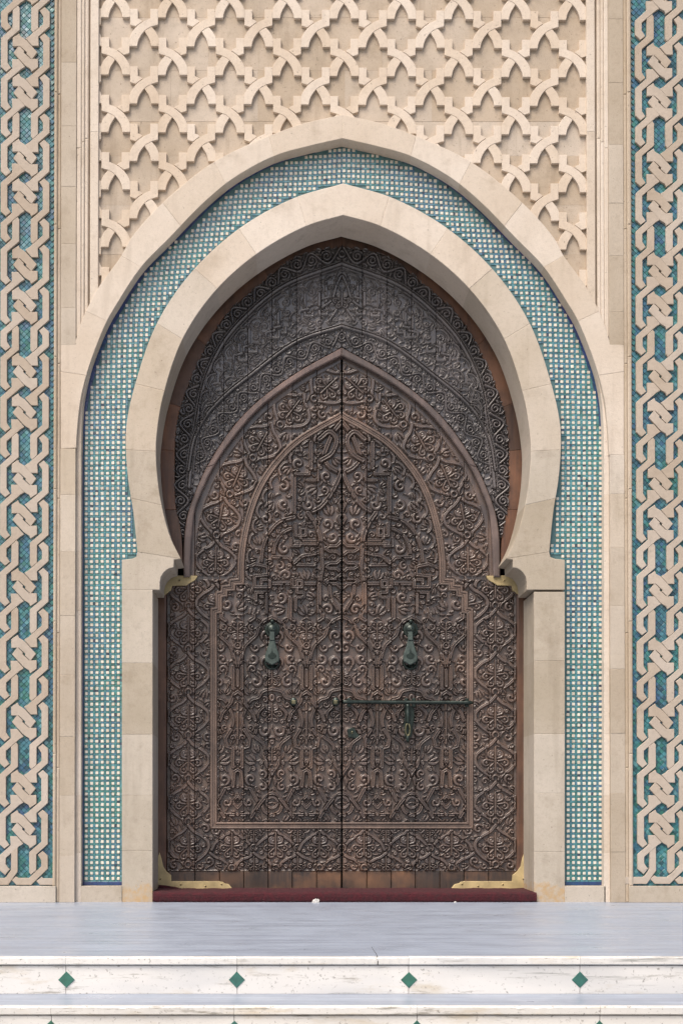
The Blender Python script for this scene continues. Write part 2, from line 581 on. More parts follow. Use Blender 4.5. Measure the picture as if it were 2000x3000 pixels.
# wall above and beyond the frame
for x0, x1 in ((-3400, -36), (2040, 5600)):
    ys = list(range(2597, -1900, -185))
    for k in range(len(ys) - 1):
        prism('stone', rect(x0, ys[k + 1], x1, ys[k]), 0.0, 0.49, M['band'], wall, 1)
for k in range(9):
    y1 = TOP - k * 185
    prism('stone', rect(-36, y1 - 185, 2040, y1), 0.0, 0.49, M['band'], wall, 1)

# broad bands of stone blocks beside the panel
bl = [TOP, 181, 368, 545, 713, 901, 1010]
br = [TOP, 54, 241, 422, 594, 748, 913, 1010]
for ys, x0, x1 in ((bl, 178, 222), (br, 1784, 1827)):
    for a, b2 in zip(ys[:-1], ys[1:]):
        prism('stone', [lean(p) for p in rect(x0, a, x1, b2)], random.uniform(-0.001, 0.001), 0.3, M['band'], wall, 0.9)
for ys, x0, x1 in (([1314, 1449, 1616, 1804, 1978, 2159, 2331, 2507, 2645], 178, 222), ([1332, 1447, 1604, 1775, 1960, 2149, 2325, 2497, 2645], 1785, 1827)):
    for a, b2 in zip(ys[:-1], ys[1:]):
        prism('stone', [lean(p) for p in rect(x0, a, x1, b2)], random.uniform(-0.001, 0.001), 0.3, M['mid'] if a < 1500 else M['band'], wall, 0.9)
# narrow mouldings
for x0, x1, d, y0, y1, bv in (
        (157.5, 167, -0.006, TOP, 2597, 3), (167.4, 177.6, 0.002, TOP, 2645, 3),
        (1827.4, 1838, 0.002, TOP, 2645, 3), (1838.4, 1850, -0.006, TOP, 2597, 3),
        (222.5, 236.5, 0.006, TOP, 985, 2), (237, 246, 0.010, TOP, 950, 2.5), (246.6, 257.5, 0.016, TOP, 930, 3),
        (263, 287, 0.010, TOP, 890, 1.2),
        (1720, 1744, 0.010, TOP, 890, 1.2), (1750, 1761, 0.016, TOP, 930, 3), (1761.5, 1771, 0.010, TOP, 950, 2.5),
        (1771.5, 1783.5, 0.006, TOP, 985, 2)):
    cuts = [y0] + sorted(random.uniform(y0, y1) for _ in range(0)) + [y1]
    n = max(1, int((y1 - y0) / 370))
    cuts = [y0 + (y1 - y0) * i / n for i in range(n + 1)]
    for a, b2 in zip(cuts[:-1], cuts[1:]):
        prism('moulding', [lean(p) for p in rect(x0, a, x1, b2)], d, 0.3, M['mould'] if x1 < 180 or x0 > 1826 else M['arch'], wall, bv)
for side, oi in ((-1, oiL), (1, oiR)):
    k0 = nearest(oi, (oi[-1][0], 930))
    pth = [p for p in oi[k0:]] + [(oi[-1][0], y) for y in (1450, 1616, 1790, 1978, 2150, 2331, 2500, 2645)]
    off = [-side * 15.0 * max(0.0, min(1.0, (p[1] - 930) / 380)) ** 1.2 for p in pth]
    inn = [(p[0] + o_, p[1]) for p, o_ in zip(pth, off)]
    out = [(p[0] + side * 4, p[1]) for p in pth]
    n_ = len(pth)
    cuts = [0, (n_ - 8) // 2, n_ - 8, n_ - 7, n_ - 6, n_ - 4, n_ - 3, n_ - 2, n_ - 1]
    for a, b2 in zip(cuts[:-1], cuts[1:]):
        prism('moulding', out[a:b2 + 1] + inn[a:b2 + 1][::-1], 0.030, 0.3, M['arch'], wall, 0.8)
# plinths
prism('plinth', [lean(p) for p in rect(-36, 2597, 167, 2645.5)], -0.012, 0.3, M['plinth'], wall, 1)
prism('plinth', [lean(p) for p in rect(1838, 2597, 2040, 2645.5)], -0.012, 0.3, M['plinth'], wall, 1)
prism('plinth', rect(236, 2597, 357, 2645.5), 0.03, 0.3, M['plinth'], wall, 1)
prism('plinth', rect(1654, 2597, 1774, 2645.5), 0.03, 0.3, M['plinth'], wall, 1)
for x0, x1 in ((-3400, -36), (2040, 5600)):
    prism('plinth', rect(x0, 2597, x1, 2645.5), -0.012, 0.3, M['plinth'], wall, 1)

# ------------------------------------------------------------------ lattice panel
lat = thing('lattice_panel', 'carved limestone panel of interlaced stepped ribs above the arch', 'stone panel', (0, 0.06, 3.6))
def backing_courses():
    inner = [(x + 24 * (1 if x < CO else -1) * min(1, abs(x - CO) / 60), y + 24) for x, y in oeL]
    for a, b2 in ((TOP, 50), (50, 205), (205, 355)):
        xs = [240] + [500 + 255 * k + (110 if a == 50 else 0) for k in range(0, 5)] + [1770]
        for x0, x1 in zip(xs[:-1], xs[1:]):
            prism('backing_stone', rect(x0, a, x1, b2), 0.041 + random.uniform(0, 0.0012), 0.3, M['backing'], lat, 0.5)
    iy = [p[1] for p in inner]; ix = [p[0] for p in inner]
    for side in (-1, 1):
        cuts = [355.5, 456, 600, 745, 890, 1020]
        for a, b2 in zip(cuts[:-1], cuts[1:]):
            yy = np.linspace(a, b2, 12)
            xx = np.interp(yy, iy, ix)
            pl = [(238, a)] + list(zip(xx, yy)) + [(238, b2)]
            if side > 0:
                pl = [(1771 - (p[0] - 238) if p[0] == 238 else 2 * CO - p[0], p[1]) for p in pl]
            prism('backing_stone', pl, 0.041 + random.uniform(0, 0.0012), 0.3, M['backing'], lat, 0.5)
backing_courses()
# close the wall behind the mosaic where no backing shows
U = [(385, 1255), (500, 1255), (512, 1190), (535, 1130), (567, 1078), (605, 1030), (655, 990), (720, 958), (815, 930), (815, 690), (698, 690),
     (698, 836), (650, 855), (590, 885), (530, 925), (480, 970), (430, 1035), (400, 1090), (385, 1135)]
UA = [(825, 1255), (710, 1255), (698, 1190), (675, 1130), (643, 1078), (612, 1027), (660, 992), (715, 963), (730, 975), (780, 1035), (810, 1090), (825, 1135)]
UB = [(478, 957), (395, 930), (395, 690), (512, 690), (512, 836), (555, 853), (583, 880), (528, 918)]
q = 5.227


def loc_u(poly, mirror):
    out = [((x - 605) / q, (y - 1020) / q) for x, y in poly]
    # snap the seams so that neighbouring units meet exactly on the half period
    if mirror:
        out = [(-x, y) for x, y in out]
    return out


def clip_half(poly, p, nx, ny):
    out = []
    n = len(poly)
    for i in range(n):
        a, b2 = poly[i], poly[(i + 1) % n]
        da = (a[0] - p[0]) * nx + (a[1] - p[1]) * ny
        db = (b2[0] - p[0]) * nx + (b2[1] - p[1]) * ny
        if da >= 0:
            out.append(a)
        if (da >= 0) != (db >= 0):
            t = da / (da - db)
            out.append((a[0] + (b2[0] - a[0]) * t, a[1] + (b2[1] - a[1]) * t))
    return out


oe_full = oeL[::-1] + oeR[1:]
ring_hole = [(x, y) for x, y in oiL[::-1]] + oiR[1:] + [(CO + 781, 2700), (CO - 781, 2700)]
ring_out = oe_full + [(CO + 783, 2700), (CO - 783, 2700)]


def clip_rib(poly):
    poly = clip_half(poly, (272, 0), 1, 0)
    if len(poly) < 3:
        return None
    poly = clip_half(poly, (1735, 0), -1, 0)
    if len(poly) < 3:
        return None
    P = np.array(poly)
    ins = inside(ring_out, P[:, 0], P[:, 1])
    if ins.all():
        return None
    if ins.any():
        c = P[ins].mean(0)
        side = [p for p in oe_full if (p[0] - CO) * (c[0] - CO) > -2000]
        i = min(range(1, len(side) - 1), key=lambda k: (side[k][0] - c[0])**2 + (side[k][1] - c[1])**2)
        t = (side[i + 1][0] - side[i - 1][0], side[i + 1][1] - side[i - 1][1])
        L = math.hypot(*t)
        n = (t[1] / L, -t[0] / L)
        ctr = (CO, 1100)
        if (ctr[0] - side[i][0]) * n[0] + (ctr[1] - side[i][1]) * n[1] > 0:
            n = (-n[0], -n[1])
        poly = clip_half(poly, (side[i][0] - n[0] * 14, side[i][1] - n[1] * 14), *n)
        if len(poly) < 3 or abs(area2(poly)) < 60:
            return None
    return poly


PX_, PY_ = 167.5, 168.4
for m_ in range(-1, 5):
    for k_ in range(-1, 9):
        for B in (0, 1):
            nx = 422 + PX_ * k_ + (PX_ / 2 if B else 0)
            ny = 88 + PY_ * m_ + (PY_ / 2 if B else 0) + (nx - 422) * 0.006
            sx = PX_ / 2 / (430 / q); sy = PY_ / 2 / (435 / q)
            for poly, over in ((U, 1), (UA, 0), (UB, 0)):
                mm = bool(B) if over else (not bool(B)) 
                lp = loc_u(poly, bool(B))
                pp = [(nx + x * sx, ny + y * sy) for x, y in lp]
                pp = clip_rib(pp)
                if pp:
                    prism('rib', pp, 0.022 + (0.0 if over else 0.0012), 0.06, M['lattice'], lat, 0.8)

# ------------------------------------------------------------------ outer arch
oarch = thing('outer_arch', 'large pale pointed arch ring framing the tiled band', 'arch', (0, 0.1, 0))
JO = [((CO, 335), (CO, 404)), ((792, 424), (803, 456)), ((633, 487), (667, 542)), ((491, 614), (529, 658)), ((357, 749), (402, 780)), ((259, 912), (306, 934))]
for side, oe, oi in ((-1, oeL, oiL), (1, oeR, oiR)):
    for a, b2 in zip(JO[:-1], JO[1:]):
        if side > 0:
            a = tuple(mir(p, CO) for p in a); b2 = tuple(mir(p, CO) for p in b2)
        i0, i1 = nearest(oe, a[0]), nearest(oe, b2[0])
        j0, j1 = nearest(oi, a[1]), nearest(oi, b2[1])
        prism('voussoir', oe[i0:i1 + 1] + oi[j0:j1 + 1][::-1], random.uniform(-0.0015, 0.0015), 0.14, M['arch'], oarch, 1.0)
    a = JO[-1] if side < 0 else tuple(mir(p, CO) for p in JO[-1])
    bx = 178 if side < 0 else 1827
    i0, j0 = nearest(oe, a[0]), nearest(oi, a[1])
    jn = nearest(oi, (oi[0][0] + side * 752, 1099))
    prism('voussoir', oe[i0:] + [(bx, 1010), (bx, 1088)] + oi[j0:jn + 1][::-1], 0.0, 0.14, M['arch'], oarch, 1.0)
    ye = 1314 if side < 0 else 1332
    tail = oi[jn:] + [(oi[-1][0], ye)] if oi[-1][1] < ye else oi[jn:nearest(oi, (oi[-1][0], ye)) + 1]
    prism('voussoir', [(bx, 1088)] + tail + [(bx, ye)], 0.001, 0.14, M['arch'], oarch, 1.0)

# ------------------------------------------------------------------ horseshoe arch
harch = thing('horseshoe_arch', 'pale stone horseshoe arch with stepped corbels around the carved door', 'arch', (0, 0.17, 0))
JI = [((868, 580), (899, 661)), ((705, 667), (754, 740)), ((565, 791), (629, 845)), ((455, 951), (533, 988)), ((396, 1126), (478, 1140)),
      ((369, 1315), (458, 1319)), ((380, 1462), (475, 1478)), ((402, 1617), (529, 1637))]
iL, jL = nearest(exL, JI[0][0]), nearest(inL, JI[0][1])
prism('voussoir', exL[:iL + 1][::-1] + exR[1:iL + 1] + inR[1:jL + 1][::-1] + inL[:jL + 1], DI, DR, M['arch'], harch, 1.2)
for side, ex, inn in ((-1, exL, inL), (1, exR, inR)):
    for a, b2 in zip(JI[:-1], JI[1:]):
        if side > 0:
            a = tuple(mir(p, CX) for p in a); b2 = tuple(mir(p, CX) for p in b2)
        i0, i1 = nearest(ex, a[0]), nearest(ex, b2[0])
        j0, j1 = nearest(inn, a[1]), nearest(inn, b2[1])
        prism('voussoir', ex[i0:i1 + 1] + inn[j0:j1 + 1][::-1], DI + random.uniform(-0.001, 0.001), DR, M['arch' if i1 < 40 else 'mid' if i1 < 100 else 'jamb'], harch, 1.2)
    corb = [(402.5, 1617.3), (399, 1632), (386, 1637), (357, 1640), (357, 1728), (447, 1728), (468, 1728), (468, 1706), (471, 1691), (478, 1679),
            (487, 1670), (497, 1664.5), (508.5, 1662.5), (509.5, 1640), (529, 1637)]
    js = [1728, 1943, 2152, 2331, 2493, 2645.5]
    if side > 0:
        corb = [mir(p, CX) for p in corb]
        js = [1734, 1936, 2151, 2325, 2497, 2645.5]
    prism('corbel', corb, DI, DR, M['jamb'], harch, 1.2)
    x0, x1 = (357, 447) if side < 0 else (1564, 1654)
    for a, b2 in zip(js[:-1], js[1:]):
        prism('jamb_stone', rect(x0, a, x1, b2), DI + random.uniform(-0.001, 0.001), 0.40, M['jamb'], harch, 1.2)

# ------------------------------------------------------------------ mosaic band
mos = thing('mosaic_band', 'turquoise and white checkered tile mosaic band between the two arches', 'mosaic', (0, DM, 0))
left_out = [(x - 6, y - 8) for x, y in oiL] + [(CO - 781 - 6, MOSAIC_BOTTOM)]
left_in = exL + [(412, 1662), (357, 1662), (357, MOSAIC_BOTTOM)]
poly = left_out + [(x + 8, y) for x, y in left_in[::-1]]
poly[-1] = (CO, 550); poly[0] = (CO, 396)
v = [W(x, y, DM + 0.004) for x, y in clean(poly)]
mesh('grout_bed', v, [tuple(range(len(v)))], M['teal_grout'], mos)
poly = [(x + 6, y - 8) for x, y in oiR] + [(CO + 781 + 6, MOSAIC_BOTTOM)] + [(x - 8, y) for x, y in (exR + [(1599, 1662), (1654, 1662), (1654, MOSAIC_BOTTOM)])[::-1]]
poly[-1] = (CO, 550); poly[0] = (CO, 396)
v = [W(x, y, DM + 0.004) for x, y in clean(poly)]
mesh('grout_bed', v, [tuple(range(len(v)))], M['teal_grout'], mos)

# border tiles along the outer edge and the bottom
def offset_path(path, off):
    out = []
    for i in range(len(path)):
        a, b2 = path[max(0, i - 1)], path[min(len(path) - 1, i + 1)]
        t = (b2[0] - a[0], b2[1] - a[1]); L = math.hypot(*t) or 1
        out.append((path[i][0] - t[1] / L * off, path[i][1] + t[0] / L * off))
    return out


def resample(path, stepn):
    P = np.array(path); seg = np.hypot(*np.diff(P, axis=0).T); s = np.concatenate([[0], np.cumsum(seg)])
    n = max(1, int(round(s[-1] / stepn)))
    u = np.linspace(0, s[-1], n + 1)
    return list(zip(np.interp(u, s, P[:, 0]), np.interp(u, s, P[:, 1])))


TRIM_IN = 23.0
for side, oi in ((-1, oiL), (1, oiR)):
    full = oi + [(oi[-1][0], 2594)]
    sg = 1 if side < 0 else -1
    pth = resample(full, 44)
    a_, b_ = offset_path(pth, -sg * 12), offset_path(pth, -sg * TRIM_IN)
    # make sure the offset goes towards the mosaic
    if (a_[-5][0] - pth[-5][0]) * side > 0:
        a_, b_ = offset_path(pth, sg * 12), offset_path(pth, sg * TRIM_IN)
    for i in range(2, len(pth) - 1):
        prism('border_tile', [a_[i], a_[i + 1], b_[i + 1], b_[i]], DM - 0.001 + random.uniform(-0.0005, 0.0005), DM + 0.01, M['navy'], mos, 0.7)
    xa, xb = ((245, 357) if side < 0 else (1655, 1762))
    n = 3
    for k in range(n):
        prism('border_tile', rect(xa + (xb - xa) * k / n, 2584, xa + (xb - xa) * (k + 1) / n, 2595), DM - 0.001, DM + 0.01, M['navy'], mos, 0.7)

PITCH = 15.6
trim_poly_L = None
full_out = [(x, y) for x, y in oiL[::-1]] + oiR[1:]
lim_out = [(x + (TRIM_IN - 2 if x < CO - 30 else (-(TRIM_IN - 2) if x > CO + 30 else 0)), y + (22 if abs(x - CO) < 500 else 8)) for x, y in full_out] + [(CO + 781 - TRIM_IN, 2582), (CO - 781 + TRIM_IN, 2582)]
lim_in = exL[::-1] + exR[1:] + [(1654, 1642), (1654, 2700), (357, 2700), (357, 1642)]
cells = []
for i in range(-60, 61):
    for j in range(0, 150):
        x = 252.5 + 15.68 * (i + 48)
        y = 2575 - 15.5 * j
        # gentle hand-laid waviness that grows in the crown
        k = max(0.0, min(1.0, (1500 - y) / 900))
        sgn = -1 if x < CO else 1
        yy = y + k * 0.10 * abs(x - CO) * 0.5 + 2.0 * math.sin(x * 0.013 + y * 0.004) * k
        dy_ = max(0.0, 1200 - y)
        xx = x - sgn * 0.00010 * dy_ * dy_ * min(1.0, abs(x - CO) / 500) + k * 3.0 * math.sin(y * 0.011 + x * 0.003)
        cells.append((xx, yy))
cells = np.array(cells)
ok = inside(lim_out, cells[:, 0], cells[:, 1]) & ~inside(inset([(x, y) for x, y in clean(lim_in)], -5.5), cells[:, 0], cells[:, 1])
cells = cells[ok]
wt = 4.1
wm = bpy.data.meshes.new('white_tile')
fs = (D + DM) / D * S
h_ = wt * fs
b_ = 0.0012
vv = []
for s_, y_ in ((h_ - b_, 0), (h_, 0.0012), (h_, 0.010)):
    vv += [(-s_, y_, -s_), (s_, y_, -s_), (s_, y_, s_), (-s_, y_, s_)]
ff = [(0, 1, 2, 3)]
for r_ in (0, 4):
    for i in range(4):
        j = (i + 1) % 4
        ff.append((r_ + i, r_ + 4 + i, r_ + 4 + j, r_ + j))
wm.from_pydata(vv, [], ff)
wm.materials.append(M['white_tile'])
order = np.argsort(-cells[:, 1])
sv, sf, sm = [], [], []


def add_tile(cx, cy, hx, hy, d, mi, tilt=0.055):
    n = len(sv)
    x, _, z = W(cx + random.uniform(-.4, .4), cy + random.uniform(-.4, .4), d)
    ax, az = random.uniform(-tilt, tilt), random.uniform(-tilt, tilt)
    hx *= fs; hy *= fs
    rot = random.uniform(-0.09, 0.09)
    for k, (s_, dy) in enumerate(((0.88, 0.0), (1.0, 0.0012), (1.0, 0.008))):
        for ex, ez in ((-1, -1), (1, -1), (1, 1), (-1, 1)):
            lx, lz = ex * hx * s_, ez * hy * s_
            lx, lz = lx - rot * lz, lz + rot * lx
            sv.append((x + lx, d + dy + ax * lx + az * lz, z + lz))
    sf.append((n, n + 1, n + 2, n + 3))
    for r_ in (0, 4):
        for i in range(4):
            j = (i + 1) % 4
            sf.append((n + r_ + i, n + r_ + 4 + i, n + r_ + 4 + j, n + r_ + j))
    sm.extend([mi] * 9)


cnt = 0
for idx in order:
    x, y = cells[idx]
    if cnt < 300:
        o = link('white_tile', wm, mos, W(x, y, DM - 0.0025 + random.uniform(-0.0008, 0.0008)))
        o.rotation_euler = (random.uniform(-0.05, 0.05), random.uniform(-0.09, 0.09), random.uniform(-0.05, 0.05))
        s_ = random.uniform(0.93, 1.05)
        o.scale = (s_, 1, s_)
        cnt += 1
    else:
        add_tile(x, y, wt * random.uniform(0.92, 1.06), wt * random.uniform(0.92, 1.06), DM - 0.0025, 5 if random.random() > 0.34 else 6)
    for dx, dy, hx, hy in ((PITCH / 2, 0, 3.4, 4.2), (0, PITCH / 2, 4.2, 3.3), (PITCH / 2, PITCH / 2, 3.4, 3.3)):
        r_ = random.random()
        gz = max(0.0, min(1.0, (y - 1700) / 800))  # greener mix towards the bottom: ground reflection put into the tile colours
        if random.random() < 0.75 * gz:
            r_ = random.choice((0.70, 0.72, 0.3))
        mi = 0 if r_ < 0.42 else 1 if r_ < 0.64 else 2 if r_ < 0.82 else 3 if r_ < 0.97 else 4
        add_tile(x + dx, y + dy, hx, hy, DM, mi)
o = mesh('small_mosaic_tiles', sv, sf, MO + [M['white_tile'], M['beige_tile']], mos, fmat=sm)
o['kind'] = 'stuff'

# ------------------------------------------------------------------ knotwork strips
P1 = [(-37.5, -43.6), (-18, -56.8), (-14.5, -48), (-2, -40.5), (3, -36.5), (35.5, -0.6), (19, 20.5), (2.5, 4.2), (4, -0.5), (-15.5, -18), (-37.5, -18)]
KC = 74.0


def right_pieces(cross, kinds, c_prev):
    """cross: y of the crossings; kinds[i] tells what follows crossing i: 'K' knot, 'W' window"""
    out = []
    prev = c_prev
    for i, c in enumerate(cross[:-1]):
        nx_ = cross[i + 1]
        p = [(115.5, 14.5 + prev), (130, 3 + prev), (145.5, 17.2 + prev), (145.5, -16.6 + c), (112, 13.4 + c)]
        if kinds[i] == 'K':
            p += [(113.5, 40.5 + c), (93.6, 40.5 + c), (75.4, 19.5 + c), (74.4, 17.5 + c), (87, 10 + c)]
        else:
            p += [(111.5, -11.8 + nx_), (96, 1.4 + nx_), (90.5, -6 + nx_)]
        p += [(90.5, 6.4 + c), (125.6, -23.6 + c), (125.6, 30 + prev)]
        out.append(p)
        prev = c
    return out, prev


def knot_strip(gaps, x0, last, label, group):
    cross, kinds, knots = [], [], []
    for t_, y in gaps:
        if t_ == 'O':
            cross.append(y); kinds.append('K')
        else:
            cross += [y - 38.5, y + 38.5]; kinds += ['W', 'K']
    cross += [last - 72, last]
    kinds += ['W', 'E']
    for i in range(len(cross) - 1):
        if kinds[i] == 'K':
            knots.append((cross[i] + cross[i + 1]) / 2)
    pieces = []
    rp, prev = right_pieces(cross, kinds, cross[0] - 116)
    pieces += rp
    c = cross[-1]
    pieces.append([(115.5, 14.5 + prev), (130, 3 + prev), (145.5, 17.2 + prev), (145.5, -16.6 + c), (97, 31 + c), (53.5, 31 + c), (40, 17 + c), (51.5, 5.5 + c), (60, 10 + c),
                   (90, 10 + c), (125.6, -23.6 + c), (125.6, 30 + prev)])
    # left lane: the same pieces turned half round, so run it upside down
    rc = [-y for y in cross[::-1]]
    rk = kinds[:-1][::-1] + ['E']
    lp, lprev = right_pieces(rc, rk, rc[0] - 60)
    for p in lp[1:]:
        pieces.append([(2 * KC - x, -y) for x, y in p])
    c = cross[-1]
    pieces.append([(37.6, 6 - 2 + cross[-2] + 0), (57, -10 + cross[-2] + 0), (57.2, -8 + c), (29.6, 31 + c), (-34, 31 + c), (-34, 10 + c), (18, 10 + c), (24, 6 + c), (37.2, -13.5 + c)])
    pieces.append([(127.5, 7 + c), (132, 11 + c), (167, 11 + c), (167, 31 + c), (122, 31 + c), (111.5, 19.5 + c)])
    pieces.append([(2.5, 24 + cross[-2] - 72 + 72), (22.5, 24 + cross[-2]), (22.5, -24 + c), (34.5, -15 + c), (20.5, 2.2 + c), (2.5, -13 + c)])
    for y in knots:
        pieces.append([(KC + x, y + z) for x, z in P1])
        pieces.append([(KC - x, y - z) for x, z in P1])
    return pieces, cross


stripdefs = [
    ([('O', -102), ('W', 54), ('O', 212), ('W', 366), ('O', 518), ('W', 674), ('O', 836), ('W', 992), ('O', 1147), ('W', 1307), ('O', 1460), ('W', 1622),
      ('W', 1818), ('W', 2015), ('W', 2215), ('O', 2370)], -1.8, 2563, 'carved stone knotwork over blue green tiles left of the doorway'),
    ([('O', -75), ('W', 80), ('O', 241), ('W', 393), ('O', 549), ('W', 699), ('O', 850), ('W', 1005), ('O', 1161), ('W', 1321), ('O', 1476), ('W', 1632),
      ('W', 1826), ('W', 2021), ('W', 2215), ('O', 2371)], 1860, 2560, 'carved stone knotwork over blue green tiles right of the doorway')]
DT = 0.016
for si, (gaps, x0, last, label) in enumerate(stripdefs):
    ks = thing('knotwork_panel', label, 'stone panel', (W(x0 + 74, 2597)[0], 0.03, W(0, 2597)[2]), 'knotwork strips beside the doorway')
    pieces, cross = knot_strip(gaps, x0, last, label, None)
    world_p = []
    for p in pieces:
        pp = [lean((x + x0, y)) for x, y in p]
        if max(y for _, y in pp) < TOP:
            continue
        pp = clip_half(pp, (0, TOP), 0, 1)
        if len(pp) < 3:
            continue
        pp = inset(clean(pp if area2(pp) > 0 else pp[::-1]), 0.3)
        prism('strap', pp, random.uniform(-0.0012, 0.0008), DT + 0.012, M['knot'], ks, 0.9)
        world_p.append(pp)
    # frame on the sides
    fx = ((-36, -9), None) if si == 0 else (None, (2012, 2040))
    for f_ in fx:
        if f_:
            prism('frame_stone', [lean(p) for p in rect(f_[0], TOP, f_[1], 2597)], 0.0, 0.3, M['knot'], ks, 1)
    # tile bed and diagonal square tiles
    xa, xb = (-12, 160) if si == 0 else (1847, 2016)
    mesh('tile_bed', [W(xa, 2599, DT + 0.006), W(xb, 2599, DT + 0.006), W(xb, TOP, DT + 0.006), W(xa, TOP, DT + 0.006)], [(0, 1, 2, 3)], M['grout'], ks)
    s_ = 11.6
    cand = []
    for a in range(-10, 340):
        for b2 in range(-240, 40):
            x = xa + (a + b2) * s_ / math.sqrt(2) 
            y = TOP + (a - b2) * s_ / math.sqrt(2)
            if xa + 4 < x < xb - 4 and TOP < y < 2596:
                cand.append((x, y))
    cand = np.array(cand)
    cov = np.zeros((len(cand), 5), bool)
    offs = ((0, 0), (0, -7), (0, 7), (-7, 0), (7, 0))
    for pp in world_p:
        y0, y1 = min(y for _, y in pp) - 9, max(y for _, y in pp) + 9
        sel = np.where((cand[:, 1] > y0) & (cand[:, 1] < y1))[0]
        for k, (ox, oy) in enumerate(offs):
            cov[sel, k] |= inside(pp, cand[sel, 0] + ox, cand[sel, 1] + oy)
    nvis = 5 - cov.sum(1)
    vis = np.where(nvis > 0)[0]
    vis = vis[np.argsort(-nvis[vis] + 0.01 * rng.random(len(vis)))]
    hs = s_ / 2 * 0.955 * S
    tms = []
    for gm in GL:
        tm = bpy.data.meshes.new('glazed_tile')
        vv = []
        for q_, y_ in ((hs - 0.0012, 0), (hs, 0.0012), (hs, 0.01)):
            c_ = q_ * math.sqrt(2)
            vv += [(0, y_, -c_), (c_, y_, 0), (0, y_, c_), (-c_, y_, 0)]
        tm.from_pydata(vv, [], ff)
        tm.materials.append(gm)
        tms.append(tm)
    sv2, sf2, sm2 = [], [], []
    for rank, idx in enumerate(vis):
        x, y = cand[idx]
        nz = math.sin(x * 0.05 + y * 0.013) + math.sin(y * 0.021 + 1.3)
        wts = (0.40, 0.28, 0.14, 0.08, 0.10) if nz > 0 else (0.30, 0.16, 0.28, 0.16, 0.10)
        mi = int(rng.choice(5, p=wts))
        px_, _, pz_ = W(x, y, DT)
        rx, rz = random.uniform(-0.05, 0.05), random.uniform(-0.05, 0.05)
        if rank < 300:
            o = link('glazed_tile', tms[mi], ks, (px_, DT, pz_))
            o.rotation_euler = (rx, random.uniform(-0.04, 0.04), rz)
        else:
            n = len(sv2)
            for (q0, y0_, z0) in [(v_[0], v_[1], v_[2]) for v_ in vv]:
                sv2.append((px_ + q0, DT + y0_ + rx * z0 + rz * q0, pz_ + z0))
            for fc in ff:
                sf2.append(tuple(n + i for i in fc))
            sm2 += [mi] * len(ff)
    o = mesh('small_glazed_tiles', sv2, sf2, GL, ks, fmat=sm2)
    o['kind'] = 'stuff'

# ------------------------------------------------------------------ carved wood
exec_carving = True
RES = 1.5
GX0, GX1, GY0, GY1 = 440.0, 1001.0, 700.0, 2614.0     # left half of the doors
NXg, NYg = int((GX1 - GX0) / RES) + 1, int((GY1 - GY0) / RES) + 1
gx = GX0 + np.arange(NXg) * RES
gy = GY0 + np.arange(NYg) * RES
MX = 1001.0                                            # mirror axis
H = np.zeros((NYg, NXg), np.float32)
OCC = np.zeros((NYg, NXg), bool)
GXX, GYY = np.meshgrid(gx, gy)


def stroke(pts, w, h, groove=0.0, trench=1.6, mask=None, dome=False):
    """raise a rounded ridge along pts; w is a half width or one half width per point"""
    P = np.asarray(pts, float)
    if isinstance(w, (int, float)):
        ws = np.full(len(P), float(w))
    else:
        ws = np.interp(np.linspace(0, 1, len(P)), np.linspace(0, 1, len(w)), w)
    m_ = ws.max() + trench + 1
    x0, x1 = P[:, 0].min() - m_, P[:, 0].max() + m_
    y0, y1 = P[:, 1].min() - m_, P[:, 1].max() + m_
    i0, i1 = max(0, int((x0 - GX0) / RES)), min(NXg, int((x1 - GX0) / RES) + 2)
    j0, j1 = max(0, int((y0 - GY0) / RES)), min(NYg, int((y1 - GY0) / RES) + 2)
    if i1 <= i0 or j1 <= j0:
        return
    Em = np.full((j1 - j0, i1 - i0), 1e9, np.float32)      # distance beyond the edge of the ridge
    Um = np.full((j1 - j0, i1 - i0), 1e9, np.float32)      # distance in half widths
    for a, b2, wa, wb in zip(P[:-1], P[1:], ws[:-1], ws[1:]):
        sx0, sx1 = sorted((a[0], b2[0])); sy0, sy1 = sorted((a[1], b2[1]))
        a0, a1 = max(i0, int((sx0 - m_ - GX0) / RES)), min(i1, int((sx1 + m_ - GX0) / RES) + 2)
        c0, c1 = max(j0, int((sy0 - m_ - GY0) / RES)), min(j1, int((sy1 + m_ - GY0) / RES) + 2)
        if a1 <= a0 or c1 <= c0:
            continue
        X = gx[a0:a1][None, :]; Y = gy[c0:c1][:, None]
        dx, dy = b2[0] - a[0], b2[1] - a[1]
        L2 = dx * dx + dy * dy + 1e-9
        t = np.clip(((X - a[0]) * dx + (Y - a[1]) * dy) / L2, 0, 1)
        dd = np.hypot(X - a[0] - t * dx, Y - a[1] - t * dy)
        wl = wa + (wb - wa) * t
        se = Em[c0 - j0:c1 - j0, a0 - i0:a1 - i0]; np.minimum(se, dd - wl, out=se)
        su = Um[c0 - j0:c1 - j0, a0 - i0:a1 - i0]; np.minimum(su, dd / wl, out=su)
    u = np.clip(Um, 0, 1)
    prof = h * np.sqrt(np.clip(1 - u ** (2.8 if dome else 5), 0, 1))
    if groove:
        prof = prof * (1 - groove * np.exp(-(Um / 0.30) ** 2))
    reg = H[j0:j1, i0:i1]
    ins = Em < 0
    tr = (Em >= 0) & (Em < trench)
    oc = Em < 1.0
    if mask is not None:
        mk = mask[j0:j1, i0:i1]
        ins &= mk; tr &= mk; oc &= mk
    reg[tr] = np.minimum(reg[tr], 0.0)
    reg[ins] = prof[ins]
    OCC[j0:j1, i0:i1] |= oc


def spiral(cx, cy, r, a0, turns, sgn=1, n=22):
    out = []
    for k in range(n + 1):
        t = k / n
        rr = r * (1 - 0.82 * t)
        a = a0 + sgn * turns * 2 * PI * t
        out.append((cx + rr * math.cos(a), cy + rr * math.sin(a)))
    return out


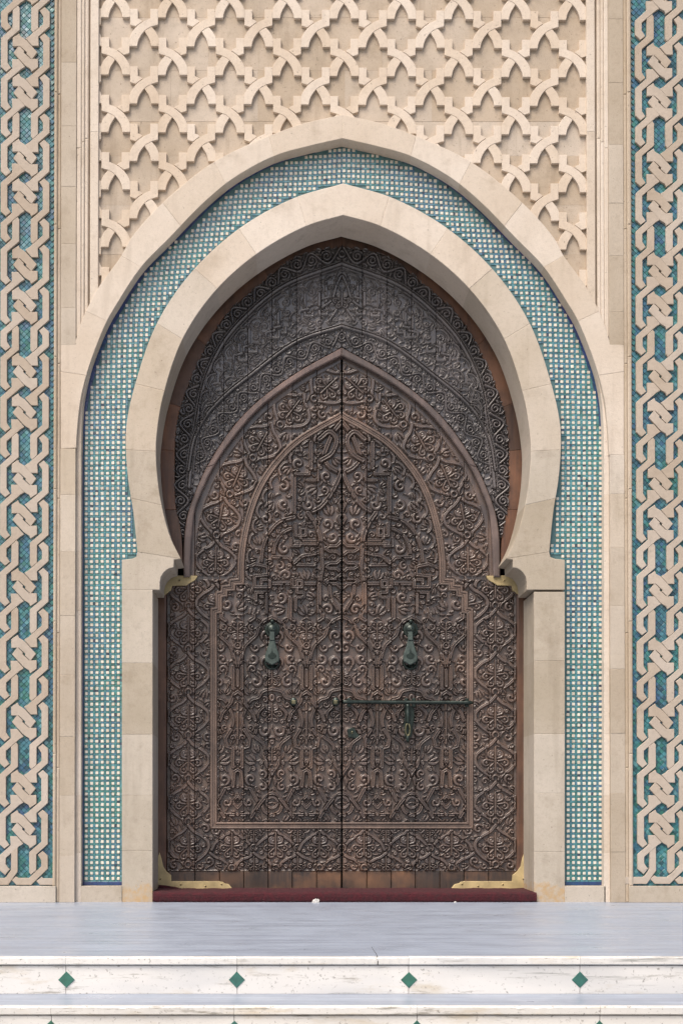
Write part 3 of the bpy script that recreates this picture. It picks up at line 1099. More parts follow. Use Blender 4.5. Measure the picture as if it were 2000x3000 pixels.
def circle(cx, cy, r, n=18):
    return [(cx + r * math.cos(2 * PI * k / n), cy + r * math.sin(2 * PI * k / n)) for k in range(n + 1)]


def leaf_at(cx, cy, r, a, mask=None, h=5.0):
    """curling leaf: a comma with an inner eye"""
    s = random.choice((-1, 1))
    w0 = max(2.6, r * 0.24)
    stroke(spiral(cx, cy, r * 0.92, a, 1.1, s), [w0 * .7, w0 * 1.45, w0 * 1.1, w0 * .85, w0 * 1.15], h * random.uniform(.85, 1.1), 0, 1.6, mask, True)


def fill(mask, radii, tries, h=5.0):
    ys_, xs_ = np.where(mask & ~OCC)
    if len(ys_) == 0:
        return
    used = OCC | ~mask
    for r, n in zip(radii, tries):
        k = int(r / RES)
        sel = rng.integers(0, len(ys_), n)
        for s in sel:
            j, i = ys_[s], xs_[s]
            if j - k < 0 or i - k < 0 or j + k >= NYg or i + k >= NXg:
                continue
            w_ = used[j - k:j + k + 1, i - k:i + k + 1]
            if w_.mean() > 0.10:
                continue
            used[j - k:j + k + 1, i - k:i + k + 1] = True
            cx, cy = gx[i], gy[j]
            a = rng.random() * 2 * PI
            c = rng.random()
            if c < 0.66:
                leaf_at(cx, cy, r, a, mask, h)
                b2 = a + PI * rng.uniform(0.7, 1.3)
                stroke([(cx + r * .9 * math.cos(a), cy + r * .9 * math.sin(a)), (cx + r * 1.5 * math.cos(a + .5), cy + r * 1.5 * math.sin(a + .5))], [max(2.2, r * .2), 1.6], h * .8, 0, 1, mask, True)
            else:
                for q_ in (-0.8, 0.0, 0.8):
                    p0 = (cx - r * .8 * math.cos(a), cy - r * .8 * math.sin(a))
                    p1 = (cx + r * .9 * math.cos(a + q_), cy + r * .9 * math.sin(a + q_))
                    pm = ((p0[0] + p1[0]) / 2 + q_ * r * .3 * -math.sin(a), (p0[1] + p1[1]) / 2 + q_ * r * .3 * math.cos(a))
                    stroke(catmull([p0, pm, p1], 4), [1.6, max(3.0, r * .32), max(2.6, r * .26), 1.5], h * random.uniform(.85, 1.1), 0.15, 1.4, mask, True)
    # short tendrils in what is left
    ys2, xs2 = np.where(mask & ~OCC)
    if len(ys2):
        for s in rng.integers(0, len(ys2), 1500):
            j, i = ys2[s], xs2[s]
            if used[max(0, j - 3):j + 4, max(0, i - 3):i + 4].mean() > 0.35:
                continue
            used[max(0, j - 5):j + 6, max(0, i - 5):i + 6] = True
            a = rng.random() * 2 * PI
            L_ = rng.uniform(5, 9)
            x, y = gx[i], gy[j]
            stroke(catmull([(x - L_ * math.cos(a), y - L_ * math.sin(a)), (x + 2 * math.sin(a), y - 2 * math.cos(a)), (x + L_ * math.cos(a), y + L_ * math.sin(a))], 3), [1.5, 3.0, 1.5], h * .85, 0, 1.2, mask, True)


def rosette(cx, cy, r, ang, mask, h=5.5):
    """six lobed palmette: two spirals at the head, four looped petals"""
    ca, sa = math.cos(ang), math.sin(ang)
    T = lambda x, y: (cx + x * ca - y * sa, cy + x * sa + y * ca)
    def st(pts, w, hh=h, gr=0.0):
        stroke([T(x * r, y * r) for x, y in pts], w, hh, gr, 1.5, mask, True)
    w = max(2.6, r * 0.092)
    for s in (-1, 1):
        sp = spiral(s * 0.27, -0.52, 0.26, PI / 2 + s * -0.4, 1.35, -s)
        st([(0, 0), (s * .04, -.2)] + sp, w)
        for a in (0.12, 1.05):
            ax, ay = math.cos(a) * s, math.sin(a)
            loop = [(0, 0), (ax * .35 - ay * .16 * s, ay * .35 + ax * .16 * s), (ax * .72 - ay * .17 * s, ay * .72 + ax * .17 * s), (ax * .86, ay * .86),
                    (ax * .72 + ay * .17 * s, ay * .72 - ax * .17 * s), (ax * .35 + ay * .12 * s, ay * .35 - ax * .12 * s), (0, 0)]
            st(catmull(loop, 4), [w * .7, w * 1.25, w * 1.25, w * .7])
            st(circle(ax * .62, ay * .62, .05, 8), w * .8)
    st([(0, -1.0), (0, -.55), (0, 0), (0, .6)], w * .9)


def ogee(cx, cy, hw, hh, ang, mask, w=5.0, h=6.5):
    """one pointed medallion with a knob at its foot; local y down"""
    ca, sa = math.cos(ang), math.sin(ang)
    T = lambda x, y: (cx + x * ca - y * sa, cy + x * sa + y * ca)
    for s in (-1, 1):
        pts = [(0, -hh), (s * .26 * hw, -hh * .72), (s * .66 * hw, -hh * .50), (s * .98 * hw, -hh * .20), (s * .96 * hw, hh * .12), (s * .66 * hw, hh * .46), (s * .30 * hw, hh * .70), (s * .17 * hw, hh * .9)]
        stroke([T(*p) for p in catmull(pts, 6)], w * 1.1, h, 0.12, 2.4, mask)
    stroke([T(x, y + hh * .82) for x, y in circle(0, 0, hw * .15, 14)], 3.2, h, 0, 1.6, mask)


# ---- regions (left half)
RIMO = [(0, 1017), (130, 1090), (245, 1174), (318, 1250), (396, 1369), (436, 1460), (452, 1510), (461, 1568), (464, 1690)]
RIMI = [(0, 1040), (111, 1098), (233, 1186), (302, 1261), (373, 1361), (413, 1445), (431, 1495), (440, 1575), (445, 1690)]
TYO = [(0, 720), (127, 746), (231, 824), (343, 925), (418, 1055), (462, 1159), (481, 1224), (489, 1300), (490, 1365), (487, 1480), (472, 1552), (462, 1600)]
TYI = [(0, 776), (169, 841), (272, 922), (345, 1006), (399, 1121), (421, 1230), (437, 1330), (446, 1430)]
TYM = [(0, 958), (130, 1002), (272, 1105), (344, 1163), (398, 1222), (432, 1290), (448, 1380)]
rimoL, rimiL, tyoL, tyiL, tymL = (half(q_, MX, -1) for q_ in (RIMO, RIMI, TYO, TYI, TYM))
X_, Y_ = GXX, GYY
R_rimo = inside(rimoL + [(MX, 1690)], X_, Y_)
R_leaf_top = inside(rimiL + [(MX + 3, 1690), (MX + 3, 1040)], X_, Y_)
R_leaf = R_leaf_top | ((Y_ >= 1689) & (X_ >= 490))
R_leaf &= Y_ < 2612
leaf_c = half([(0, 1062), (100, 1118), (222, 1206), (290, 1280), (356, 1375), (393, 1455), (410, 1505), (424, 1580), (428, 1690)], MX, -1)
R_carve = inside(leaf_c + [(MX + 3, 1690), (MX + 3, 1062)], X_, Y_) | ((Y_ >= 1700) & (Y_ < 2550) & (X_ >= 494))
fr = catmull([(706, 1704), (707, 1640), (715, 1575), (737, 1487), (768, 1414), (813, 1350), (868, 1295), (930, 1255), (1001, 1216)], 8)
frame_line = [(1003, 2419), (626, 2419), (626, 1790), (641, 1788), (641, 1742), (657, 1740), (657, 1724), (680, 1722), (680, 1706), (706, 1704)] + fr[1:]
R_in = inside(frame_line + [(1003, 1216)], X_, Y_)
R_out = R_carve & ~R_in
R_ty = inside([(MX + 3, 720)] + tyoL + rimoL[::-1] + [(MX + 3, 1017)], X_, Y_) & ~inside([(MX + 3, 1017)] + rimoL + [(MX + 3, 1690)], X_, Y_)

# ---- leaf: plain margin, bottom boards
H[R_leaf & ~R_carve] = 2.0
# outer field of ogee medallions
for k in range(0, 7):
    ogee(552, 1850 - 126.5 + 126.4 * k, 60, 63, 0, R_out)
    rosette(552, 1853 - 126.5 + 126.4 * k, 43, 0, R_out)
for k in range(-1, 3):
    pass
path2 = catmull([(634, 1780), (632, 1652), (643, 1525), (688, 1411), (757, 1309), (840, 1216), (936, 1147), (1001, 1112)], 10)
P2 = np.array(path2); sg_ = np.concatenate([[0], np.cumsum(np.hypot(*np.diff(P2, axis=0).T))])
for k in range(0, 8):
    s0 = 8 + 127 * k
    if s0 > sg_[-1] - 20:
        break
    cx, cy = np.interp(s0, sg_, P2[:, 0]), np.interp(s0, sg_, P2[:, 1])
    tx, ty = np.interp(s0 + 8, sg_, P2[:, 0]) - cx, np.interp(s0 + 8, sg_, P2[:, 1]) - cy
    ang = math.atan2(ty, tx) + PI / 2
    ogee(cx, cy, 58, 63, ang * 0.75, R_out)
    rosette(cx, cy + 2, 42, ang * 0.75, R_out)
RB = R_out & (Y_ > 2430)
for k in range(0, 4):
    x0 = 680 + 128 * k
    for s in (-1, 1):
        stroke(catmull([(x0, 2432), (x0 + s * 14, 2446), (x0 + s * 34, 2458), (x0 + s * 50, 2472), (x0 + s * 58, 2488), (x0 + s * 64, 2500)], 5), 5, 6.5, 0.12, 2, RB)
        stroke(catmull([(x0 + s * 64, 2500), (x0 + s * 48, 2512), (x0 + s * 28, 2520), (x0 + s * 14, 2534), (x0 + s * 9, 2550)], 5), 5, 6.5, 0.12, 2, RB)
    rosette(x0, 2482, 40, 0, RB)
    rosette(x0 + 64, 2536, 26, 0, RB)
    rosette(x0 + 64, 2452, 22, PI, RB)
    stroke(circle(x0 + 64, 2485, 10, 12), 3, 6, 0, 1.5, RB)
    stroke(circle(x0, 2543, 9, 12), 3, 6, 0, 1.5, RB)
fill(R_out, (16, 12.5, 9.5, 7.5), (2500, 6000, 9000, 9000), 5.4)

# ---- inner field
I = R_in
# cusped arch following the frame
ins_path = [(738, 1700), (737, 1640), (748, 1575), (769, 1492), (800, 1424), (843, 1366), (892, 1316), (945, 1282), (1001, 1250)]
cp = resample(catmull(ins_path, 8), 47)
for a, b2 in zip(cp[:-1], cp[1:]):
    mx, my = (a[0] + b2[0]) / 2, (a[1] + b2[1]) / 2
    dx, dy = b2[0] - a[0], b2[1] - a[1]
    nx, ny = dy * -0.32, dx * 0.32
    if (nx * (1001 - mx) + ny * (1750 - my)) > 0:
        nx, ny = -nx, -ny
    stroke(catmull([a, (a[0] * .8 + b2[0] * .2 + nx * .8, a[1] * .8 + b2[1] * .2 + ny * .8), (mx + nx, my + ny), (a[0] * .2 + b2[0] * .8 + nx * .8, a[1] * .2 + b2[1] * .8 + ny * .8), b2], 4), 4.2, 7, 0.25, 2, I)
BW, BH = 6.6, 9.5
def band(pts, w=BW, smooth=True, n=6):
    stroke(catmull(pts, n) if smooth and len(pts) > 2 else pts, w * 1.1, BH, 0.35, 2.8, I)
# central almond at the meeting of the leaves
band([(1001, 1238), (975, 1272), (958, 1310), (948, 1345), (965, 1370), (990, 1385), (1001, 1392)])
band([(935, 1290), (965, 1268), (985, 1290), (972, 1330), (940, 1352)])
band([(1001, 1380), (985, 1420), (962, 1460), (935, 1490), (908, 1505), (902, 1520)])
band([(1001, 1455), (990, 1475), (1001, 1500), (990, 1520), (1001, 1540)], 4.5, False)
band([(902, 1505), (925, 1540), (938, 1575), (940, 1600)])
# kufic bar left
band([(862, 1392), (862, 1518)], 6, False)
band([(866, 1392), (905, 1392), (905, 1378), (930, 1378), (930, 1410), (900, 1410)], 4.5, False)
band([(911, 1300), (911, 1375)], 6, False)
# big half-round arches
band([(765, 1650), (772, 1600), (790, 1560), (820, 1530), (862, 1518)], 5.4)
band([(800, 1634), (806, 1598), (824, 1568), (850, 1552), (866, 1550)], 5)
band([(800, 1634), (845, 1636), (862, 1656), (925, 1658)], 5, False)
band([(862, 1652), (885, 1632), (915, 1626), (940, 1620)], 5)
band([(866, 1536), (866, 1572), (895, 1572), (895, 1550), (880, 1550), (880, 1585), (925, 1585)], 4.5, False)
band([(853, 1580), (853, 1602), (878, 1602), (878, 1590), (866, 1590), (866, 1596), (940, 1596)], 4.2, False)
# central hub
for yy in (1610, 1660, 1705):
    band([(1001, yy - 22), (985, yy - 8), (965, yy - 8), (952, yy), (965, yy + 8), (985, yy + 8), (1001, yy + 22)], 4.8, False)
band([(940, 1600), (945, 1660), (938, 1705), (930, 1712), (790, 1712)], 5, False)
# stepped ornaments
band([(720, 1666), (748, 1655), (775, 1660), (785, 1664), (785, 1686), (746, 1690), (746, 1722), (790, 1722), (790, 1700), (766, 1700), (766, 1712)], 5, False)
band([(750, 1762), (750, 1738), (782, 1738), (782, 1750), (764, 1750)], 4.6, False)
band([(782, 1744), (782, 1800)], 5.2, False)
band([(856, 1700), (856, 1722), (884, 1722), (884, 1704), (870, 1704), (870, 1738), (890, 1738), (890, 1752), (866, 1752), (866, 1790)], 4.6, False)
band([(935, 1714), (935, 1800)], 6.2, False)
band([(850, 1755), (850, 1812), (862, 1820)], 6, False)
band([(965, 1720), (970, 1755), (985, 1780), (1001, 1810)], 5)
# arcade around the knockers: columns at 697 and 898
for x0 in (697, 898, 1099):
    for s in (-1, 1):
        band([(x0 + s * 6, 1952), (x0 + s * 12, 1925), (x0 + s * 22, 1895), (x0 + s * 38, 1878), (x0 + s * 55, 1862), (x0 + s * 62, 1842), (x0 + s * 78, 1822), (x0 + s * 100.5, 1810)], 5.2)
        band([(x0 + s * 14, 1955), (x0 + s * 14, 2018), (x0 - s * 12, 2036), (x0 - s * 20, 2060), (x0 - s * 44, 2090), (x0 - s * 52, 2112)], 5.2, False)
        band([(x0 + s * 20, 2140), (x0 + s * 14, 2112), (x0 + s * 24, 2078), (x0 + s * 40, 2052), (x0 + s * 62, 2044), (x0 + s * 72, 2028), (x0 + s * 100.5, 2020)], 5)
        band([(x0 + s * 20, 2140), (x0 + s * 36, 2165), (x0 + s * 32, 2188), (x0 + s * 14, 2194), (x0 + s * 14, 2248), (x0 - s * 10, 2262), (x0 - s * 14, 2305)], 5.2, False)
        band([(x0 + s * 50, 2160), (x0 + s * 56, 2130), (x0 + s * 60, 2090), (x0 + s * 76, 2072)], 4.8)
        band([(x0 + s * 50, 2160), (x0 + s * 78, 2185), (x0 + s * 84, 2240), (x0 + s * 100.5, 2265), (x0 + s * 112, 2300)], 4.8)
        # lower cartouches
        band([(x0, 2306), (x0 + s * 38, 2312), (x0 + s * 60, 2352), (x0 + s * 44, 2388), (x0, 2388)] if s > 0 or x0 != 697 else [(x0, 2310), (x0 - 48, 2310), (x0 - 48, 2388), (x0, 2388)], 5.2, False)
        band([(x0 + s * 40, 2395), (x0 + s * 70, 2350), (x0 + s * 100, 2325), (x0 + s * 128, 2345), (x0 + s * 122, 2378), (x0 + s * 96, 2390)], 5)
    band([(x0, 2332), (x0 + 17, 2350), (x0, 2368), (x0 - 17, 2350), (x0, 2332)], 4.4, False)
    stroke([(x0, 1965), (x0, 2010)], 6, 6, 0.5, 2, I)
    stroke([(x0, 2060), (x0, 2120), (x0, 2180)], 4, 6, 0, 2, I)
    rosette(x0, 1850, 34, PI, I)
band([(652, 1880), (652, 1822), (672, 1820), (672, 1808), (700, 1806), (735, 1816), (758, 1830)], 4.8, False)
for x0 in (797, 999):
    rosette(x0, 1985, 30, 0, I); rosette(x0, 2090, 34, 0, I); rosette(x0, 2210, 26, PI, I)
    stroke(circle(x0, 2352, 16), 4.4, 7, 0.2, 2, I)
fill(I, (19, 15, 11.5, 8.5), (2500, 6000, 9000, 9000), 5.8)
# the flat bed of the frame moulding (its ribs are pieces of their own)
stroke(frame_line, 11.0, 3.0, 0, 2.4, None)
# bays of the arcade are symmetric: copy one half bay
def ix_(x):
    return int(round((x - GX0) / RES))
j0_, j1_ = int((1802 - GY0) / RES), int((2404 - GY0) / RES)
c797, c898, c697 = ix_(797.5), ix_(898), ix_(697)
n_ = c898 - c797
src = H[j0_:j1_, c797:c898 + 1].copy()
H[j0_:j1_, c797 - n_:c797 + 1] = src[:, ::-1]
m2 = min(n_, NXg - 1 - c898)
H[j0_:j1_, c898:c898 + m2 + 1] = src[:, ::-1][:, :m2 + 1]
m3 = c697 - ix_(641)
H[j0_:j1_, c697 - m3:c697 + 1] = H[j0_:j1_, c697:c697 + m3 + 1][:, ::-1]
H[~R_leaf & R_rimo & (Y_ < 1700)] = 0

# ---- tympanum
T_ = R_ty
Rb = T_ & ~inside(tyiL + [(MX + 3, 1500), (MX + 3, 776)], X_, Y_)          # outer scroll border
Rm = T_ & inside(tymL + [(MX + 3, 1500), (MX + 3, 958)], X_, Y_) & ~Rb     # scroll border next to the rim
Rc = T_ & ~Rb & ~Rm
def scroll_chain(path, stepn, r, mask, h, w):
    pts = resample(path, stepn)
    wave = []
    for k, p in enumerate(pts):
        a, b2 = pts[max(0, k - 1)], pts[min(len(pts) - 1, k + 1)]
        tx, ty = b2[0] - a[0], b2[1] - a[1]; L = math.hypot(tx, ty) or 1
        nx, ny = -ty / L, tx / L
        s = 1 if k % 2 else -1
        cx, cy = p[0] + nx * s * r * .12, p[1] + ny * s * r * .12
        stroke(spiral(cx, cy, r, math.atan2(-ny * s, -nx * s), 1.9, s, 30), w, h, 0, 1.6, mask, True)
        for q_ in (0.8, 2.1, 3.6, 5.0):
            a_ = q_ + rng.random()
            stroke(catmull([(cx + r * .95 * math.cos(a_), cy + r * .95 * math.sin(a_)), (cx + r * 1.25 * math.cos(a_ + .3), cy + r * 1.25 * math.sin(a_ + .3)),
                            (cx + r * 1.45 * math.cos(a_ + .75), cy + r * 1.45 * math.sin(a_ + .75))], 4), [w * .6, w * 1.35, w * .6], h * .9, 0, 1.4, mask, True)
        wave.append((p[0] - nx * s * r * 1.05, p[1] - ny * s * r * 1.05))
    stroke(catmull(wave, 6), w * 1.15, h * 1.05, 0, 1.5, mask, True)
midp = lambda A, B, t=0.5: catmull([(MX - (a[0] * (1 - t) + b2[0] * t), a[1] * (1 - t) + b2[1] * t) for a, b2 in zip(A, B)], 8)
scroll_chain(midp([(0, 720), (127, 746), (231, 824), (343, 925), (418, 1055), (462, 1159), (486, 1270), (490, 1365), (487, 1480), (465, 1560)],
                  [(0, 776), (110, 805), (190, 855), (282, 932), (350, 1015), (399, 1121), (424, 1250), (441, 1375), (450, 1460), (458, 1560)]), 46, 19, Rb, 8.5, 3.6)
fill(Rb, (11, 8.5, 6.5), (2500, 4000, 5000), 7.0)
scroll_chain(midp([(0, 958), (130, 1002), (272, 1105), (344, 1163), (398, 1222), (440, 1330)],
                  [(0, 1017), (110, 1078), (225, 1158), (300, 1230), (355, 1305), (420, 1420)]), 42, 16, Rm, 4.5, 2.8)
fill(Rm, (9, 7), (1200, 2000), 3.2)
stroke(tyiL, 5.0, 8.5, 0, 2.5, None); stroke(offset_path(tyiL, 9), 2.4, 6, 0, 2, None); stroke(offset_path(tyiL, -8), 2.2, 6, 0, 1, None)
stroke([p for p in tymL], 4.2, 6.5, 0, 2.5, None); stroke(offset_path(tymL, 8), 2.2, 5, 0, 2, None)
# inscription field: scalloped lines and tall letters
for t, hh, w in ((0.16, 5.5, 3.0), (0.62, 4.6, 2.8), (0.84, 4.0, 2.4)):
    base = resample(midp([(0, 790), (165, 855), (262, 935), (335, 1018), (385, 1120), (415, 1240)], [(0, 945), (128, 985), (255, 1085), (330, 1148), (378, 1205), (425, 1290)], t), 52)
    for a, b2 in zip(base[:-1], base[1:]):
        mx, my = (a[0] + b2[0]) / 2, (a[1] + b2[1]) / 2
        dx, dy = b2[0] - a[0], b2[1] - a[1]
        nx, ny = dy * 0.33, -dx * 0.33
        if ny > 0:
            nx, ny = -nx, -ny
        stroke(catmull([a, (a[0] * .82 + b2[0] * .18 + nx * .75, a[1] * .82 + b2[1] * .18 + ny * .75), (mx + nx, my + ny), (a[0] * .18 + b2[0] * .82 + nx * .75, a[1] * .18 + b2[1] * .82 + ny * .75), b2], 4), w, hh, 0, 2, Rc)
for x0, y0 in ((955, 870), (935, 900), (893, 905), (815, 955), (795, 968), (730, 1010), (700, 1035)):
    stroke([(x0, y0 - 42), (x0, y0 + 22), (x0 + 22, y0 + 22), (x0 + 22, y0 + 4)], 4, 6.0, 0.2, 2, Rc)
    stroke([(x0 - 16, y0 + 30), (x0 - 16, y0 + 8), (x0 + 10, y0 + 2)], 3.4, 5.5, 0.2, 2, Rc)
stroke(catmull([(1001, 805), (985, 840), (972, 880), (940, 905)], 6), 3.4, 6, 0.2, 2, Rc)
stroke(catmull([(1001, 850), (990, 900), (965, 940)], 6), 3.4, 6, 0.2, 2, Rc)
stroke([(1001, 800), (990, 808), (985, 822)], 3.0, 6, 0.2, 2, Rc)
rosette(1001, 880, 30, 0, Rc)
fill(Rc, (13, 10), (250, 350), 3.0)

LEAF_D, TY_D = 0.374, 0.348
HM = S * 1.75


def carved_board(name, x0, x1, region, mirror, d, mat, parent, y0=None, y1=None, hs=1.0, mat2=None, ysplit=None):
    """one plank of the carved door as a mesh cut from the carved surface"""
    i0, i1 = max(0, int(math.ceil((x0 - GX0) / RES))), min(NXg - 1, int((x1 - GX0) / RES))
    sub = region[:, i0:i1 + 1]
    rows = np.where(sub.any(1))[0]
    if len(rows) < 4 or i1 - i0 < 2:
        return None
    j0, j1 = rows[0], rows[-1]
    sub = sub[j0:j1 + 1]
    hh = H[j0:j1 + 1, i0:i1 + 1].astype(float) * HM * hs
    X = GXX[j0:j1 + 1, i0:i1 + 1].copy(); Y = GYY[j0:j1 + 1, i0:i1 + 1]
    X[:, 0] = x0; X[:, -1] = x1
    dep = d - hh
    dep[:, 0] = np.maximum(dep[:, 0], dep[:, 1] + 0.0); dep[:, -1] = dep[:, -1]
    if mirror:
        X = 2 * MX - X
    # skirts on both long edges so that the plank has thickness
    X = np.concatenate([X[:, :1], X, X[:, -1:]], 1); Y = np.concatenate([Y[:, :1], Y, Y[:, -1:]], 1)
    dep = np.concatenate([np.full((len(dep), 1), d + 0.03), dep, np.full((len(dep), 1), d + 0.03)], 1)
    ok = np.concatenate([sub[:, :1], sub, sub[:, -1:]], 1)
    X = np.concatenate([X, X[-1:]], 0); Y = np.concatenate([Y, Y[-1:]], 0)
    dep = np.concatenate([dep, np.full((1, dep.shape[1]), d + 0.03)], 0); ok = np.concatenate([ok, ok[-1:]], 0)
    ny, nx = X.shape
    f = (D + d) / D * S
    co = np.stack([CAMX + (X - VX) * f, dep, CAMZ + (VY - Y) * f], -1).reshape(-1, 3)
    a = np.arange(ny * nx).reshape(ny, nx)
    fm = ok[:-1, :-1] & ok[1:, :-1] & ok[:-1, 1:] & ok[1:, 1:]
    # quads, counter-clockwise seen from the camera
    if mirror:
        qd = np.stack([a[1:, 1:][fm], a[1:, :-1][fm], a[:-1, :-1][fm], a[:-1, 1:][fm]], -1)
    else:
        qd = np.stack([a[1:, :-1][fm], a[1:, 1:][fm], a[:-1, 1:][fm], a[:-1, :-1][fm]], -1)
    if len(qd) == 0:
        return None
    used = np.unique(qd)
    remap = np.full(ny * nx, -1); remap[used] = np.arange(len(used))
    co = co[used]; qd = remap[qd]
    c = (co.min(0) + co.max(0)) / 2
    co = co - c
    me = bpy.data.meshes.new(name)
    me.vertices.add(len(co)); me.vertices.foreach_set('co', co.ravel())
    me.loops.add(qd.size); me.loops.foreach_set('vertex_index', qd.ravel().astype(np.int32))
    me.polygons.add(len(qd))
    me.polygons.foreach_set('loop_start', np.arange(0, qd.size, 4, dtype=np.int32))
    me.polygons.foreach_set('loop_total', np.full(len(qd), 4, np.int32))
    me.update(calc_edges=True)
    me.validate()
    me.materials.append(mat)
    me.polygons.foreach_set('use_smooth', np.ones(len(me.polygons), bool))
    return link(name, me, parent, c)


# ------------------------------------------------------------------ tympanum, frame
tym = thing('tympanum', 'dark carved wooden arch panel above the pointed door leaves', 'wood panel', (0, TY_D, 2.2))
seams_t = [470, 514, 585, 655.5, 726, 797, 869, 941, 1001]
for mirror in (False, True):
    for a, b2 in zip(seams_t[:-1], seams_t[1:]):
        e = 0.0 if b2 == 1001 else 0.9
        carved_board('carved_plank', a + 0.3, b2 - e * 0.35, R_ty, mirror, TY_D, M['dark_wood'], tym, hs=1.0)
# rim moulding round the leaves
def ring_pieces(name, A, B, d0, d1, mat, parent, stepn, bevel):
    """pieces between two half outlines given as (half width, y)"""
    for side in (-1, 1):
        a_, b_ = half(A, MX, side), half(B, MX, side)
        n = min(len(a_), len(b_))
        ks = list(range(0, n, stepn))
        if ks[-1] != n - 1:
            ks.append(n - 1)
        for k0, k1 in zip(ks[:-1], ks[1:]):
            prism(name, a_[k0:k1 + 1] + b_[k0:k1 + 1][::-1], d0, d1, mat, parent, bevel)
ring_pieces('rim_moulding', RIMO, RIMI, TY_D - 0.022, LEAF_D + 0.03, M['rim_wood'], tym, 48, 3.0)
# flat reddish wood frame following the stone arch
fo = [(max(0, hx + 34) if i else 0, y - 44 if i == 0 else y - 30 + min(30, i * 8)) for i, (hx, y) in enumerate(TYO[:-1])]
ring_pieces('frame_board', [(0, 672), (120, 695), (262, 780), (382, 890), (465, 1020), (512, 1130), (535, 1215), (545, 1290), (546, 1365), (540, 1480), (522, 1560), (495, 1660)],
            [(0, 722), (127, 748), (231, 826), (343, 927), (417, 1056), (461, 1160), (480, 1224), (488, 1300), (489, 1365), (486, 1480), (471, 1552), (465, 1660)],
            TY_D - 0.016, TY_D + 0.03, M['red_wood'], tym, 22, 1.5)
# posts beside the leaves
posts = thing('door_frame', 'reddish brown upright wooden posts between the stone jambs and the door', 'door frame', (0, LEAF_D, 0))
for x0, x1 in ((452, 487), (1514, 1552)):
    prism('post', rect(x0, 1690, x1, 2612), LEAF_D - 0.02, LEAF_D + 0.06, M['red_wood'], posts, 5)
mesh('light_stop_sheet', [(-1.3, 0.44, 0), (1.3, 0.44, 0), (1.3, 0.44, 4.2), (-1.3, 0.44, 4.2)], [(0, 1, 2, 3)], M['light_stop'], posts)  # added dark sheet, unseen, stops light leaking through the plank gaps

# ------------------------------------------------------------------ door leaves
def lathe_y(name, prof, c, mat, parent, n=28, sx=1.0, sz=1.0):
    """prof: list of (radius px, depth); axis towards the camera"""
    v, f = [], []
    for r, d in prof:
        for k in range(n):
            a = 2 * PI * k / n
            v.append((c[0] + r * S * sx * math.cos(a), d, c[2] + r * S * sz * math.sin(a)))
    for i in range(len(prof) - 1):
        for k in range(n):
            j = (k + 1) % n
            f.append((i * n + k, (i + 1) * n + k, (i + 1) * n + j, i * n + j))
    f.append(tuple(range(n))[::-1] if False else tuple((len(prof) - 1) * n + k for k in range(n)))
    return mesh(name, v, f, mat, parent, True)


def rod(name, pts, r, mat, parent, n=12):
    v, f = [], []
    P = [Vector(p) for p in pts]
    rr = r if isinstance(r, (list, tuple)) else [r] * len(P)
    for i, p in enumerate(P):
        t = (P[min(i + 1, len(P) - 1)] - P[max(i - 1, 0)]).normalized()
        u = t.cross(Vector((0, 1, 0)))
        if u.length < 0.1:
            u = t.cross(Vector((1, 0, 0)))
        u.normalize(); w = t.cross(u)
        for k in range(n):
            a = 2 * PI * k / n
            v.append(tuple(p + (u * math.cos(a) + w * math.sin(a)) * rr[i]))
    for i in range(len(P) - 1):
        for k in range(n):
            j = (k + 1) % n
            f.append((i * n + k, i * n + j, (i + 1) * n + j, (i + 1) * n + k))
    f.append(tuple(range(n))[::-1]); f.append(tuple((len(P) - 1) * n + k for k in range(n)))
    return mesh(name, v, f, mat, parent, True)


def miter(path, off):
    out = []
    for i, p in enumerate(path):
        a = path[i - 1] if i else None
        q_ = path[i + 1] if i < len(path) - 1 else None
        d1 = (p[0] - a[0], p[1] - a[1]) if a else (q_[0] - p[0], q_[1] - p[1])
        d2 = (q_[0] - p[0], q_[1] - p[1]) if q_ else d1
        l1, l2 = math.hypot(*d1) or 1, math.hypot(*d2) or 1
        n1, n2 = (-d1[1] / l1, d1[0] / l1), (-d2[1] / l2, d2[0] / l2)
        k = max(0.4, 1 + n1[0] * n2[0] + n1[1] * n2[1])
        out.append((p[0] + (n1[0] + n2[0]) / k * off, p[1] + (n1[1] + n2[1]) / k * off))
    return out


